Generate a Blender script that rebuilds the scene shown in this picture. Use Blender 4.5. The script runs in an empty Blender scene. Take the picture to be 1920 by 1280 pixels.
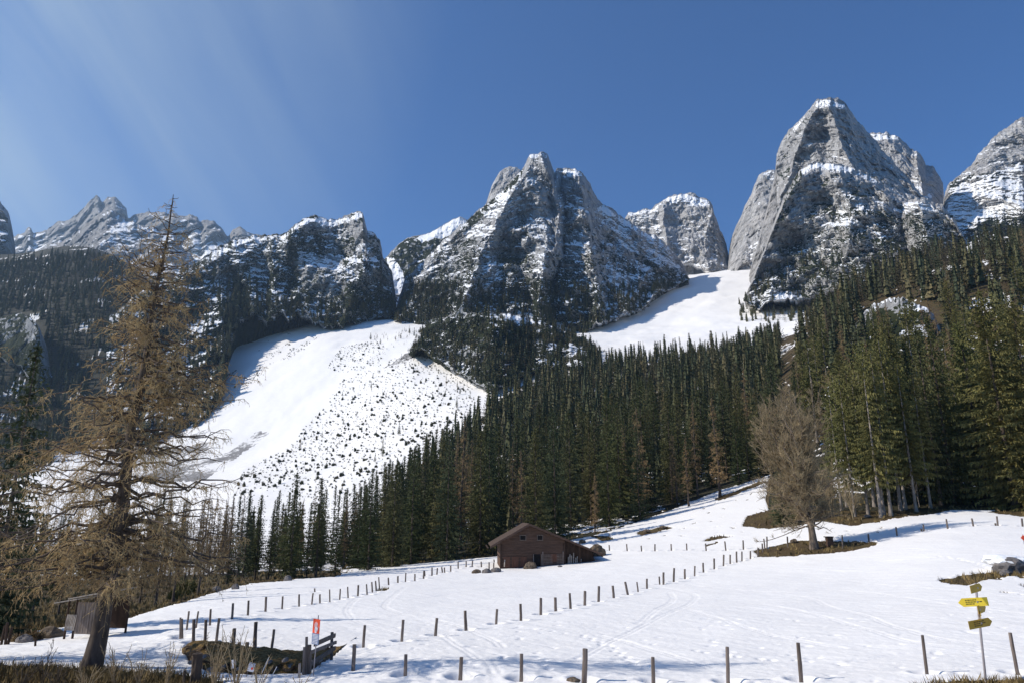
import bpy, math, random
import numpy as np
from mathutils import Vector, Matrix
R = math.radians
random.seed(7); RNG = np.random.default_rng(7)

# ------------------------------------------------------------------ camera
sc = bpy.context.scene
F, CX, CY, PITCH = 1280.0, 960.0, 640.0, R(14.0)
cam_d = bpy.data.cameras.new('camera'); cam = bpy.data.objects.new('camera', cam_d)
sc.collection.objects.link(cam); sc.camera = cam
cam_d.sensor_width = 36; cam_d.lens = 24; cam_d.clip_start = 0.1; cam_d.clip_end = 30000
cam.location = (0, 0, 0); cam.rotation_euler = (R(90) + PITCH, 0, 0)
CT, ST = math.cos(PITCH), math.sin(PITCH)

# ------------------------------------------------------------------ sky, sun, exposure
SUN_EL, SUN_BACK = 37.0, -6.0       # sun on the left, a little on the viewer's side
e, a = R(SUN_EL), R(SUN_BACK)
sdir = Vector((-math.cos(e) * math.cos(a), math.cos(e) * math.sin(a), math.sin(e)))
w = bpy.data.worlds.new('World'); sc.world = w; w.use_nodes = True
nt = w.node_tree; bg = nt.nodes['Background']
sky = nt.nodes.new('ShaderNodeTexSky'); sky.sky_type = 'NISHITA'; sky.sun_disc = False
sky.sun_elevation = e; sky.sun_rotation = math.atan2(sdir.x, sdir.y)
sky.altitude = 1500; sky.air_density = 1.0; sky.dust_density = 0.35; sky.ozone_density = 3.2
def N(t, kind, **kw):
    n = t.nodes.new(kind)
    for k, v in kw.items():
        if k.startswith('_'): setattr(n, k[1:], v)
        else:
            key = int(k[1:]) if k[0] == 'i' and k[1:].isdigit() else k.replace('__', ' ')
            s = n.inputs[key]
            if hasattr(v, 'is_linked'): t.links.new(v, s)
            else: s.default_value = v
    return n
def mixc(t, fac, c1, c2, mode='MIX'):
    n = t.nodes.new('ShaderNodeMix'); n.data_type = 'RGBA'; n.blend_type = mode
    for s, v in ((n.inputs[0], fac), (n.inputs[6], c1), (n.inputs[7], c2)):
        if hasattr(v, 'is_linked'): t.links.new(v, s)
        else: s.default_value = v if not isinstance(v, tuple) or len(v) == 4 else (*v, 1)
    return n.outputs[2]
def math_(t, op, x, y=0.0, z=0.0, clamp=False):
    n = t.nodes.new('ShaderNodeMath'); n.operation = op; n.use_clamp = clamp
    for s, v in zip(n.inputs, (x, y, z)):
        if hasattr(v, 'is_linked'): t.links.new(v, s)
        else: s.default_value = v
    return n.outputs[0]
def ramp(t, x, stops):
    n = t.nodes.new('ShaderNodeValToRGB'); el = n.color_ramp.elements
    while len(el) < len(stops): el.new(0.5)
    for q, (p, c) in zip(el, stops):
        q.position = p; q.color = c if isinstance(c, tuple) and len(c) == 4 else ((*c, 1) if isinstance(c, tuple) else (c, c, c, 1))
    t.links.new(x, n.inputs[0]); return n.outputs[0]
# thin cirrus high in the sky, towards the sun
tc = nt.nodes.new('ShaderNodeTexCoord')
def dot_(vec):
    d_ = N(nt, 'ShaderNodeVectorMath', _operation='DOT_PRODUCT'); nt.links.new(tc.outputs['Generated'], d_.inputs[0]); d_.inputs[1].default_value = vec; return d_.outputs['Value']
cx_ = nt.nodes.new('ShaderNodeCombineXYZ')
for k_, (vec, m_) in enumerate((((0.80, 0.15, 0.58), 7.0), ((0.5, -0.45, -0.74), 1.1), ((0.3, 0.88, -0.36), 1.5))):
    nt.links.new(math_(nt, 'MULTIPLY', dot_(vec), m_), cx_.inputs[k_])
n1 = N(nt, 'ShaderNodeTexNoise', Scale=1.5, Detail=9.0, Roughness=0.5, Distortion=0.3); nt.links.new(cx_.outputs[0], n1.inputs['Vector'])
dotn = N(nt, 'ShaderNodeVectorMath', _operation='DOT_PRODUCT'); nt.links.new(tc.outputs['Generated'], dotn.inputs[0])
cd = Vector((-0.72, 0.45, 0.53)).normalized(); dotn.inputs[1].default_value = cd
near = ramp(nt, dotn.outputs['Value'], [(0.74, 0.0), (0.92, 0.5), (1.0, 1.0)])
cl = math_(nt, 'MULTIPLY', ramp(nt, n1.outputs[0], [(0.3, 0.25), (0.72, 1.0)]), near)
cl = math_(nt, 'MULTIPLY', cl, 0.74)
nt.links.new(mixc(nt, cl, mixc(nt, 1.0, sky.outputs[0], (0.42, 0.73, 1.05), 'MULTIPLY'), (4.4, 5.2, 5.4)), bg.inputs[0])
bg.inputs[1].default_value = 0.115
sun_d = bpy.data.lights.new('sun', 'SUN'); sun = bpy.data.objects.new('sun', sun_d); sc.collection.objects.link(sun)
sun_d.energy = 4.9; sun_d.angle = R(0.5); sun_d.color = (1.0, 0.94, 0.845)
sun.rotation_euler = sdir.to_track_quat('Z', 'Y').to_euler()
sc.view_settings.view_transform = 'Standard'; sc.view_settings.look = 'None'
sc.view_settings.exposure = 0.20; sc.view_settings.gamma = 1

# ------------------------------------------------------------------ helpers
COL = sc.collection
def tag(o, label=None, cat=None, group=None, kind=None):
    if label: o['label'] = label
    if cat: o['category'] = cat
    if group: o['group'] = group
    if kind: o['kind'] = kind
    return o
def empty(name, loc, rz=0.0):
    o = bpy.data.objects.new(name, None); COL.objects.link(o); o.location = loc; o.rotation_euler.z = rz
    o.empty_display_size = 0.3; return o
def link_mesh(name, me, parent=None):
    o = bpy.data.objects.new(name, me); COL.objects.link(o)
    if parent: o.parent = parent
    return o
def np_mesh(name, V, faces, mat, k, smooth=False, attrs=None):
    """V (n,3), faces (m,k) ints"""
    me = bpy.data.meshes.new(name); n, m = len(V), len(faces)
    me.vertices.add(n); me.vertices.foreach_set('co', np.ascontiguousarray(V, dtype=np.float32).ravel())
    me.loops.add(m * k); me.loops.foreach_set('vertex_index', np.ascontiguousarray(faces, dtype=np.int32).ravel())
    me.polygons.add(m); me.polygons.foreach_set('loop_start', np.arange(0, m * k, k, dtype=np.int32))
    me.polygons.foreach_set('loop_total', np.full(m, k, dtype=np.int32))
    if smooth: me.polygons.foreach_set('use_smooth', np.ones(m, dtype=bool))
    for an, av in (attrs or {}).items():
        at = me.attributes.new(an, 'FLOAT', 'POINT'); at.data.foreach_set('value', av.astype(np.float32).ravel())
    me.update(calc_edges=True)
    if mat: me.materials.append(mat)
    return me
def unproj(u, v, y):
    a_ = (u - CX) / F; b_ = (CY - v) / F
    s = y / (CT - b_ * ST)
    return a_ * s, y + 0 * a_, (ST + b_ * CT) * s
def proj(x, y, z):
    d = y * CT + z * ST
    return CX + F * x / d, CY - F * (z * CT - y * ST) / d
_P = np.random.default_rng(3).permutation(256); _P = np.concatenate([_P, _P, _P])
_G = np.random.default_rng(4).normal(size=(256, 3)); _G /= np.linalg.norm(_G, axis=1)[:, None]
def perlin(x, y, z):
    x, y, z = np.broadcast_arrays(x, y, z)
    xi, yi, zi = np.floor(x), np.floor(y), np.floor(z)
    fx, fy, fz = x - xi, y - yi, z - zi
    xi, yi, zi = xi.astype(np.int64) & 255, yi.astype(np.int64) & 255, zi.astype(np.int64) & 255
    def g(i, j, k, dx, dy, dz):
        h = _P[_P[_P[xi + i] + yi + j] + zi + k]; q = _G[h]
        return q[..., 0] * dx + q[..., 1] * dy + q[..., 2] * dz
    f = lambda t: t * t * t * (t * (t * 6 - 15) + 10)
    wx, wy, wz = f(fx), f(fy), f(fz); L = lambda a_, b_, t: a_ + (b_ - a_) * t
    return 1.5 * L(L(L(g(0,0,0,fx,fy,fz), g(1,0,0,fx-1,fy,fz), wx), L(g(0,1,0,fx,fy-1,fz), g(1,1,0,fx-1,fy-1,fz), wx), wy),
             L(L(g(0,0,1,fx,fy,fz-1), g(1,0,1,fx-1,fy,fz-1), wx), L(g(0,1,1,fx,fy-1,fz-1), g(1,1,1,fx-1,fy-1,fz-1), wx), wy), wz)
def fbm(x, y, z, o=5, r=0.5, ridged=False):
    s, a_, f, n = 0, 1.0, 1.0, 0
    for i in range(o):
        p = perlin(x * f + 17.3 * i, y * f + 5.1 * i, z * f - 9.7 * i)
        if ridged: p = 1 - 2 * np.abs(p)
        s = s + a_ * p; n += a_; a_ *= r; f *= 2.03
    return s / n
def worley(x, y, z):
    x, y, z = np.broadcast_arrays(x, y, z); xi, yi, zi = (np.floor(q).astype(np.int64) for q in (x, y, z)); best = np.full(x.shape, 9.0)
    for i in (-1, 0, 1):
        for j in (-1, 0, 1):
            for k in (-1, 0, 1):
                h = _P[_P[_P[(xi + i) & 255] + ((yi + j) & 255)] + ((zi + k) & 255)]
                d = (xi + i + _P[h + 1] / 256 - x) ** 2 + (yi + j + _P[h + 57] / 256 - y) ** 2 + (zi + k + _P[h + 131] / 256 - z) ** 2; best = np.minimum(best, d)
    return np.sqrt(best)
def sstep(a_, b_, x):
    t = np.clip((x - a_) / (b_ - a_), 0, 1); return t * t * (3 - 2 * t)
def in_poly(u, v, poly):
    c = np.zeros(np.broadcast(u, v).shape, bool); n = len(poly)
    for i in range(n):
        (x1, y1), (x2, y2) = poly[i], poly[(i + 1) % n]
        if y1 == y2: continue
        c ^= ((y1 > v) != (y2 > v)) & (u < (x2 - x1) * (v - y1) / (y2 - y1) + x1)
    return c
def seg_dist(u, v, poly, sv=1.0):
    d = np.full(np.broadcast(u, v).shape, 1e9); side = np.zeros_like(d)
    for (x1, y1), (x2, y2) in zip(poly[:-1], poly[1:]):
        dx, dy = x2 - x1, (y2 - y1) * sv; px, py = u - x1, (v - y1) * sv
        t = np.clip((px * dx + py * dy) / (dx * dx + dy * dy + 1e-9), 0, 1)
        q = np.hypot(px - t * dx, py - t * dy); m = q < d
        d = np.where(m, q, d); side = np.where(m, px * dy - py * dx, side)
    return d, side

# ------------------------------------------------------------------ terrain height
TU = np.array([-250, 0, 200, 400, 600, 800, 1000, 1200, 1400, 1600, 1800, 2000, 2200], float)
TT = {
 22:  [1310,1310,1310,1312,1312,1312,1312,1315,1315,1312,1305,1300,1300],
 25:  [1262,1262,1266,1272,1276,1270,1272,1276,1276,1272,1262,1258,1258],
 30:  [1232,1232,1232,1232,1240,1238,1240,1240,1238,1230,1220,1215,1212],
 36:  [1215,1212,1202,1192,1198,1201,1202,1200,1195,1188,1178,1170,1165],
 50:  [1180,1176,1165,1151,1150,1150,1146,1141,1136,1128,1112,1100,1095],
 70:  [1155,1150,1140,1120,1112,1111,1109,1105,1092,1075,1045,1030,1025],
 90:  [1130,1125,1115,1100,1091,1089,1085,1072,1055,1022,988,978,975],
 115: [1108,1105,1095,1084,1073,1062,1050,1030,1004,968,955,952,950],
 150: [1095,1090,1082,1076,1062,1044,1008,980,940,905,890,885,880],
 200: [1085,1082,1072,1066,1050,1015,960,930,885,800,745,720,700],
 300: [1055,1050,1040,1010,990,930,865,825,775,655,580,545,520],
 400: [1010,1000,985,935,900,842,790,758,705,574,500,478,470],
 600: [920,905,880,862,815,735,705,675,652,582,478,455,450],
 800: [730,750,790,738,682,632,655,645,612,578,470,440,430],
 1000:[590,595,580,645,612,604,610,600,568,560,470,430,420],
 1300:[490,490,480,640,600,590,580,550,516,512,450,420,410],
 1700:[480,480,478,600,590,580,560,530,500,470,440,420,410],
 2500:[560,560,560,640,640,640,620,600,560,540,520,500,500],
 6000:[800]*13 }
_ty = np.log(np.array(sorted(TT), float)); _tv = np.array([TT[k] for k in sorted(TT)], float)
def _cat(p0, p1, p2, p3, t):
    m1, m2 = (p2 - p0) / 2, (p3 - p1) / 2
    return (2*t**3-3*t**2+1)*p1 + (t**3-2*t**2+t)*m1 + (-2*t**3+3*t**2)*p2 + (t**3-t**2)*m2
def Vtab(u, y):
    u = np.clip(u, TU[0], TU[-1] - 1e-6); ly = np.clip(np.log(np.maximum(y, 1)), _ty[0], _ty[-1] - 1e-6)
    i = np.clip(np.searchsorted(TU, u, 'right') - 1, 0, len(TU) - 2); fu = (u - TU[i]) / (TU[i+1] - TU[i])
    j = np.clip(np.searchsorted(_ty, ly, 'right') - 1, 0, len(_ty) - 2); fy = (ly - _ty[j]) / (_ty[j+1] - _ty[j])
    c = lambda k, n: np.clip(k, 0, n - 1)
    rows = []
    for dj in (-1, 0, 1, 2):
        jj = c(j + dj, len(_ty)); r = [_tv[jj, c(i + d, len(TU))] for d in (-1, 0, 1, 2)]
        rows.append(_cat(*r, fu))
    # slopes in log-y are uneven but smooth enough; blend cubic and linear for stability
    cub = _cat(*rows, fy); lin = rows[1] * (1 - fy) + rows[2] * fy
    return 0.5 * cub + 0.5 * lin
def H0(x, y):
    x, y = np.broadcast_arrays(np.asarray(x, float), np.asarray(y, float))
    ye = np.maximum(y, 22.0); z = np.full(x.shape, -5.0)
    for _ in range(6):
        u = CX + F * x / (ye * CT + z * ST)
        v = Vtab(u, ye); b_ = (CY - v) / F
        z = (ST + b_ * CT) * ye / (CT - b_ * ST)
    # towards the viewer the ground climbs to where the photographer stands
    t = sstep(22.0, 4.0, y); z = z * (1 - t) + (-1.65) * t
    return z
POSTS = []          # (x, y, r) melt wells, filled before the sheet is built
BANK = [(344,1212),(352,1204),(385,1205),(437,1216),(500,1222),(545,1224),(572,1222),(640,1213),(628,1228),(600,1242),(580,1256),(555,1262),(500,1262),(440,1262),(385,1256),(356,1240)]
PATCHES = [ # bare ground seen through the snow: polygons in the photograph, projected on the terrain, (poly, ymin, ymax, kind)
 ([(1408,1030),(1440,1024),(1470,1018),(1500,1012),(1560,1012),(1600,1014),(1645,1014),(1640,1022),(1600,1032),(1530,1038),(1460,1043),(1425,1042)], 60, 130, 1),
 ([(1390,985),(1400,965),(1440,955),(1500,945),(1560,950),(1600,945),(1700,935),(1760,920),(1820,920),(1800,950),(1760,960),(1700,968),(1640,978),(1600,985),(1540,975),(1500,985),(1440,990)], 85, 175, 1),
 ([(1850,958),(1880,950),(2100,945),(2100,970),(1900,966)], 80, 175, 1),
 ([(1755,1086),(1800,1077),(1860,1070),(1960,1062),(2100,1058),(2100,1084),(1960,1080),(1890,1078),(1850,1086),(1815,1097),(1785,1094)], 35, 90, 1),
 ([(-400,1200),(0,1200),(60,1182),(140,1172),(190,1168),(240,1158),(300,1140),(345,1127),(420,1105),(470,1093),(640,1078),(640,1066),(430,1070),(200,1085),(-400,1090)], 33, 160, 1),
 ([(-400,1240),(0,1240),(150,1248),(330,1258),(420,1272),(440,1300),(-400,1300)], 0, 28, 1),
 ([(1700,1290),(1740,1276),(1850,1270),(2000,1268),(2000,1300)], 0, 28, 1),
 ([(1100,1002),(1140,1004),(1150,1010),(1130,1014)], 90, 160, 1),
 ([(705,1108),(718,1101),(730,1102),(722,1106)], 50, 100, 1),
 (BANK, 22, 40, 2),
 ([(1190,997),(1215,990),(1250,985),(1265,987),(1240,993),(1205,1003)], 90, 200, 1),
 ([(1310,1012),(1350,1003),(1375,1004),(1330,1014)], 90, 200, 1),
 ([(1320,1020),(1345,1015),(1350,1017),(1325,1023)], 90, 200, 1),
 ([(1340,935),(1380,918),(1425,900),(1436,903),(1400,917),(1350,938)], 100, 220, 1),
 ([(1436,930),(1450,880),(1500,860),(1560,850),(1560,940),(1440,955)], 110, 200, 1),
 # scree at the foot of the avalanche fan
 ([(120,900),(200,868),(300,830),(400,800),(380,822),(420,850),(490,806),(505,812),(470,840),(430,870),(380,900),(290,905),(210,900)], 250, 900, 3),
 ([(700,700),(745,672),(790,650),(805,655),(760,680),(715,705)], 400, 900, 3),
 ([(1460,700),(1475,640),(1500,610),(1510,640),(1500,700),(1480,760),(1455,740)], 180, 500, 4),
]
FOREST_EDGE_F1 = [(640,1072),(930,1046),(1140,1000),(1250,962),(1350,922),(1430,898),(1470,880)]
def terrain_masks(x, y, z):
    """bare ground, scree, relief per point"""
    u, v = proj(x, y, z)
    nz = fbm(x * 0.35, y * 0.35, 0, 5); n2 = fbm(x * 0.02, y * 0.02, 3, 5)
    wob = np.clip(y / 100, 0.25, 4)
    du = fbm(x / wob * 0.25, y / wob * 0.25, 1.0, 4) * 9; dv = fbm(x / wob * 0.25, y / wob * 0.25, 8.0, 4) * 4 + 2.5 * fbm(x * 1.3, y * .8, 3.0, 3)
    bare = np.zeros(x.shape); scree = np.zeros(x.shape); brown = np.zeros(x.shape); bank = np.zeros(x.shape)
    for poly, y0, y1, k in PATCHES:
        m = in_poly(u + (du if k != 2 else du * .3), v + (dv if k != 2 else dv * .5), poly) & (y > y0) & (y < y1)
        if k == 3: scree = np.where(m, 0.5 + 0.6 * n2 + 0.15 * nz, scree) 
        elif k == 2: bank = np.where(m, 1, bank); bare = np.where(m, 1, bare)
        elif k == 4: bare = np.where(m, 0.36 + 1.5 * fbm(x*.12, y*.05, 2, 4), bare)
        else: bare = np.where(m, 1.0, bare)
    # scattered melt holes beside the lone tree and on the hillside
    sp = fbm(x * 0.55, y * 0.4, 11.0, 3)
    area = in_poly(u, v, [(1180,1010),(1440,890),(1760,960),(1700,1000),(1560,1005),(1400,1000),(1260,1012)]) & (y > 80) & (y < 230)
    bare = np.where(area & (sp > 0.40), 1, bare)
    area = in_poly(u, v, [(1840,1075),(2000,1070),(2000,1120),(1850,1110)]) & (y > 30) & (y < 90)
    bare = np.where(area & (sp > 0.27), 1, bare)
    # forest floor: patchy needles
    ff = (y > 125) & (y < 620) & (u > 640) & (v < 1090) & ~((u > 1440) & (u < 1500) & (y > 180))
    edge = np.interp(u, [p[0] for p in FOREST_EDGE_F1], [p[1] for p in FOREST_EDGE_F1])
    ff1 = ff & (v < edge - 4) & (u < 1470)
    ff2 = (u >= 1440) & (v < 955) & (y > 110)
    ymax = np.interp(u, [640,660,750,850,950,1050,1440], [150,200,300,400,520,600,620]) * (1 + 0.25 * n2)
    floor_ = (ff1 & (y < ymax)) | (ff2 & (y < 620 * (1 + .2 * n2)))
    bare = np.where(floor_ & (n2 + 0.6 * nz < 0.22), np.maximum(bare, 0.9), bare)
    l = (u + 120 * n2 + 30 * nz < 400) & (v < 905 - 0.42 * u + 25 * nz + 40 * n2) & (y > 450)
    bare = np.where(l & (n2 + 0.5 * nz < 0.30), np.maximum(bare, 0.9), bare)
    l2 = (u < 260) & (y > 90) & (y < 330)
    bare = np.where(l2 & (n2 + 0.5 * nz < 0.1), np.maximum(bare, 0.9), bare)
    l3 = (u >= 260) & (u < 700) & (y > 110) & (y < 200)
    bare = np.where(l3 & (nz < -0.12), np.maximum(bare, 0.8), bare)
    litter = np.where(((floor_ | l | l2 | l3) & (bare > .5)) & (y > 118), np.where(ff2 & (y > 200), 0.25, 1.0), 0.0)
    rock = 0 * np.where(in_poly(u, v, [(5,590),(60,585),(80,620),(70,670),(40,700),(10,660)]) | in_poly(u, v, [(55,700),(90,680),(95,760),(60,760)]), 0.75 + 0.6 * fbm(x / 25, y / 25, z / 25, 4), 0.0) * (y > 500)
    rock = np.maximum(rock, 0 * np.where(in_poly(u, v, [(1600,600),(1640,560),(1720,565),(1770,600),(1745,650),(1680,640),(1620,640)]) & (y > 200), 0.5 + 1.5 * nz, 0))
    return bare, scree, litter, np.clip(rock, 0, 1), u, v
TRACKS = [ # ski tracks, photograph pixels on the meadow
 [(1085,1235),(1160,1195),(1230,1160),(1280,1138),(1305,1120),(1295,1112),(1260,1104),(1235,1100)],
 [(1200,1170),(1235,1140),(1262,1123),(1255,1110)],
 [(930,1260),(890,1230),(850,1205),(830,1190)], [(1290,1095),(1380,1105),(1450,1110),(1520,1122),(1550,1135),(1620,1152),(1680,1175),(1780,1200),(1920,1215)],
 [(1280,1140),(1350,1160),(1430,1185),(1500,1200),(1580,1215)], [(1500,1105),(1600,1108),(1700,1120),(1920,1150)],
 [(670,1120),(655,1135),(650,1145),(665,1162),(700,1175),(750,1190)], [(760,1100),(740,1115),(722,1132),(726,1140),(760,1152),(830,1165),(890,1185),(925,1200),(940,1212)],
 [(1400,1130),(1500,1145),(1560,1160),(1660,1190),(1760,1210)], [(1180,1080),(1000,1090),(860,1110),(760,1125)],
 [(1420,1075),(1560,1085),(1700,1100),(1830,1110)], [(1750,1045),(1800,1050),(1850,1065),(1880,1078)], [(560,1250),(700,1215),(840,1190)],
 [(1120,1190),(1180,1205),(1250,1225),(1330,1250)], [(1600,1240),(1700,1225),(1850,1215)]]
def H(x, y, detail=True):
    z = H0(x, y)
    x, y = np.broadcast_arrays(np.asarray(x, float), np.asarray(y, float))
    far = sstep(120, 350, y)
    z = z + 0.16 * fbm(x * 0.12, y * 0.12, 0, 3) * sstep(15, 30, y)
    z = z + far * (3.0 * fbm(x * 0.02, y * 0.02, 5, 4) + 9.0 * sstep(350, 900, y) * fbm(x * 0.006, y * 0.006, 2, 4))
    # hump of the near snow bank, and the hollow with the stone embankment
    u, v = proj(x, y, z)
    z = z + 0.35 * np.exp(-((u - 880) / 220) ** 2 - ((y - 27.5) / 1.8) ** 2)
    return z
def ground_at(u, v, ymin=20.0, ymax=400.0):
    ys = np.exp(np.linspace(math.log(ymin), math.log(ymax), 900))
    b_ = (CY - v) / F; s = ys / (CT - b_ * ST); X = (u - CX) / F * s; Z = (ST + b_ * CT) * s
    g = H(X, ys); k = np.where(g >= Z)[0]
    i = k[0] if len(k) else int(np.argmin(np.abs(g - Z)))
    return float(X[i]), float(ys[i]), float(g[i])
def px_size(p): return (p[1] * CT + p[2] * ST) / F     # metres per photo pixel at a point

# ------------------------------------------------------------------ materials
def new_mat(name, rough=0.9, spec=0.2):
    m = bpy.data.materials.new(name); m.use_nodes = True; t = m.node_tree; b = t.nodes['Principled BSDF']
    b.inputs['Roughness'].default_value = rough; b.inputs['Specular IOR Level'].default_value = spec
    return m, t, b
def attr(t, name):
    n = t.nodes.new('ShaderNodeAttribute'); n.attribute_name = name; return n.outputs['Fac']
def objco(t, scale=(1, 1, 1), rot=(0, 0, 0)):
    c = t.nodes.new('ShaderNodeTexCoord'); m = t.nodes.new('ShaderNodeMapping'); t.links.new(c.outputs['Object'], m.inputs[0])
    m.inputs['Scale'].default_value = scale; m.inputs['Rotation'].default_value = rot; return m.outputs[0]
def noise(t, co, scale, detail=4.0, rough=0.55, dist=0.0):
    n = N(t, 'ShaderNodeTexNoise', Scale=scale, Detail=detail, Roughness=rough, Distortion=dist); t.links.new(co, n.inputs['Vector']); return n.outputs[0]
def bump(t, b, h, dist, strength=1.0):
    n = N(t, 'ShaderNodeBump', Strength=strength, Distance=dist); t.links.new(h, n.inputs['Height']); t.links.new(n.outputs[0], b.inputs['Normal']); return n

def simple_mat(name, c1, c2, scale=4.0, rough=0.85, stretch=(1, 1, 1), bumpd=0.0, rnd=0.0, spec=0.2, metal=0.0):
    m, t, b = new_mat(name, rough, spec); co = objco(t, stretch); n = noise(t, co, scale, 6, 0.6)
    c = ramp(t, n, [(0.3, c1), (0.7, c2)])
    if rnd:
        oi = t.nodes.new('ShaderNodeObjectInfo'); k = math_(t, 'MULTIPLY_ADD', oi.outputs['Random'], rnd * 2, 1 - rnd)
        cc = t.nodes.new('ShaderNodeCombineXYZ')
        for i in range(3): t.links.new(k, cc.inputs[i])
        c = mixc(t, 1.0, c, cc.outputs[0], 'MULTIPLY')
    t.links.new(c, b.inputs['Base Color']); b.inputs['Metallic'].default_value = metal
    if bumpd: bump(t, b, n, bumpd, 0.8)
    return m
M = {}
# ground: snow, brown grass, scree, rock
m, t, b = new_mat('ground_cover', 0.75, 0.15); M['ground'] = m
co = objco(t); nA = noise(t, co, 1.6, 8, 0.62); nB = noise(t, co, 0.22, 8, 0.65); nC = noise(t, co, 7.0, 5, 0.6)
grass = ramp(t, nC, [(0.30, (0.030, 0.021, 0.010)), (0.47, (0.085, 0.062, 0.026)), (0.60, (0.16, 0.115, 0.052)), (0.72, (0.085, 0.085, 0.026))])
grass = mixc(t, ramp(t, nB, [(0.4, 0.0), (0.62, 0.55)]), grass, (0.055, 0.030, 0.018))
grass = mixc(t, attr(t, 'litter'), grass, ramp(t, nA, [(0.3, (0.020, 0.022, 0.014)), (0.7, (0.058, 0.050, 0.030))]))
stone = ramp(t, nB, [(0.3, (0.15, 0.14, 0.135)), (0.7, (0.30, 0.285, 0.27))])
rockc = ramp(t, noise(t, objco(t, (1, 1, 0.25)), 0.12, 8, 0.65), [(0.3, (0.12, 0.115, 0.11)), (0.7, (0.38, 0.36, 0.34))])
j = math_(t, 'MULTIPLY_ADD', nA, 0.9, -0.45); jb = math_(t, 'MULTIPLY_ADD', nB, 0.9, -0.45)
snowc = ramp(t, nB, [(0.3, (0.83, 0.80, 0.765)), (0.7, (0.88, 0.85, 0.81))])
fb = ramp(t, math_(t, 'ADD', attr(t, 'bare'), math_(t, 'ADD', j, math_(t, 'MULTIPLY', jb, 0.5))), [(0.46, 0.0), (0.54, 1.0)])
fs = ramp(t, math_(t, 'ADD', attr(t, 'scree'), jb), [(0.44, 0.0), (0.56, 1.0)])
fr = ramp(t, math_(t, 'ADD', attr(t, 'rock'), jb), [(0.44, 0.0), (0.56, 1.0)])
c = mixc(t, fs, mixc(t, fb, snowc, grass), stone); c = mixc(t, fr, c, rockc)
t.links.new(c, b.inputs['Base Color'])
hh = math_(t, 'ADD', math_(t, 'MULTIPLY', nC, math_(t, 'MULTIPLY_ADD', fb, 0.12, 0.010)), math_(t, 'MULTIPLY', nA, math_(t, 'MULTIPLY_ADD', fb, 0.15, 0.055)))
bump(t, b, hh, 1.0, 0.8)

def rock_mat(name, cA, cB, warm, scale=1.0, vegc=((0.012, 0.018, 0.010), (0.040, 0.045, 0.020))):
    m, t, b = new_mat(name, 0.92, 0.1)
    co = objco(t); st = objco(t, (1, 1, 0.22)); bed = objco(t, (0.6, 0.6, 1.2), (0.25, 0.12, 0.4))
    s1 = noise(t, st, 0.045 * scale, 9, 0.68, 0.6); s2 = noise(t, co, 0.012 * scale, 6, 0.6); s3 = noise(t, bed, 0.05 * scale, 8, 0.7)
    s4 = noise(t, co, 0.11 * scale, 6, 0.7)
    base = ramp(t, s1, [(0.28, tuple(x * 0.55 for x in cA)), (0.44, cA), (0.62, cB), (0.8, tuple(min(1, x * 1.25) for x in cB))])
    base = mixc(t, ramp(t, s2, [(0.45, 0.0), (0.7, 0.6)]), base, warm)
    base = mixc(t, ramp(t, s3, [(0.35, 0.45), (0.5, 0.0)]), base, tuple(x * 0.35 for x in cA))
    wv = N(t, 'ShaderNodeMapping'); t.links.new(co, wv.inputs[0]); wv.inputs['Scale'].default_value = (1, 1, 0.45); wv.inputs['Rotation'].default_value = (0.12, 0.18, 0)
    wn = N(t, 'ShaderNodeTexNoise', Scale=0.03 * scale, Detail=4.0); t.links.new(wv.outputs[0], wn.inputs['Vector'])
    ad = N(t, 'ShaderNodeVectorMath', _operation='MULTIPLY_ADD'); t.links.new(wn.outputs[1], ad.inputs[0]); ad.inputs[1].default_value = (26, 26, 26); t.links.new(wv.outputs[0], ad.inputs[2])
    def cracks(sc_, w1):
        vo = t.nodes.new('ShaderNodeTexVoronoi'); vo.feature = 'DISTANCE_TO_EDGE'; vo.inputs['Scale'].default_value = sc_ * scale; t.links.new(ad.outputs[0], vo.inputs['Vector'])
        return ramp(t, vo.outputs['Distance'], [(0.0, 0.0), (w1, 1.0)])
    k1, k2 = cracks(0.034, 0.13), cracks(0.11, 0.16)
    base = mixc(t, 1.0, base, ramp(t, k1, [(0.0, 0.72), (0.7, 1.0)]), 'MULTIPLY'); base = mixc(t, 1.0, base, ramp(t, k2, [(0.0, 0.74), (0.7, 1.0)]), 'MULTIPLY')
    veg = ramp(t, s4, [(0.3, vegc[0]), (0.7, vegc[1])])
    j1 = math_(t, 'MULTIPLY_ADD', s4, 1.5, -0.75); j2 = math_(t, 'MULTIPLY_ADD', s3, 1.1, -0.55)
    fv = ramp(t, math_(t, 'ADD', attr(t, 'veg'), math_(t, 'ADD', j1, j2)), [(0.46, 0.0), (0.54, 1.0)])
    j3 = math_(t, 'MULTIPLY_ADD', noise(t, co, 0.16 * scale, 5, 0.65), 0.9, -0.45)
    fs = ramp(t, math_(t, 'ADD', attr(t, 'snow'), math_(t, 'SUBTRACT', j3, math_(t, 'MULTIPLY', j2, 0.8))), [(0.46, 0.0), (0.53, 1.0)])
    c = mixc(t, fs, mixc(t, fv, base, veg), (0.86, 0.86, 0.86))
    t.links.new(c, b.inputs['Base Color'])
    h = math_(t, 'ADD', math_(t, 'MULTIPLY', s1, 7.0), math_(t, 'ADD', math_(t, 'MULTIPLY', s3, 6.0), math_(t, 'MULTIPLY', s4, 2.5)))
    h = math_(t, 'ADD', h, math_(t, 'ADD', math_(t, 'MULTIPLY', k1, 3.0), math_(t, 'MULTIPLY', k2, 1.6))); h = math_(t, 'MULTIPLY', h, math_(t, 'MULTIPLY_ADD', fs, -0.75, 1.0))
    bump(t, b, h, 1.0, 0.75)
    return m
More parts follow.
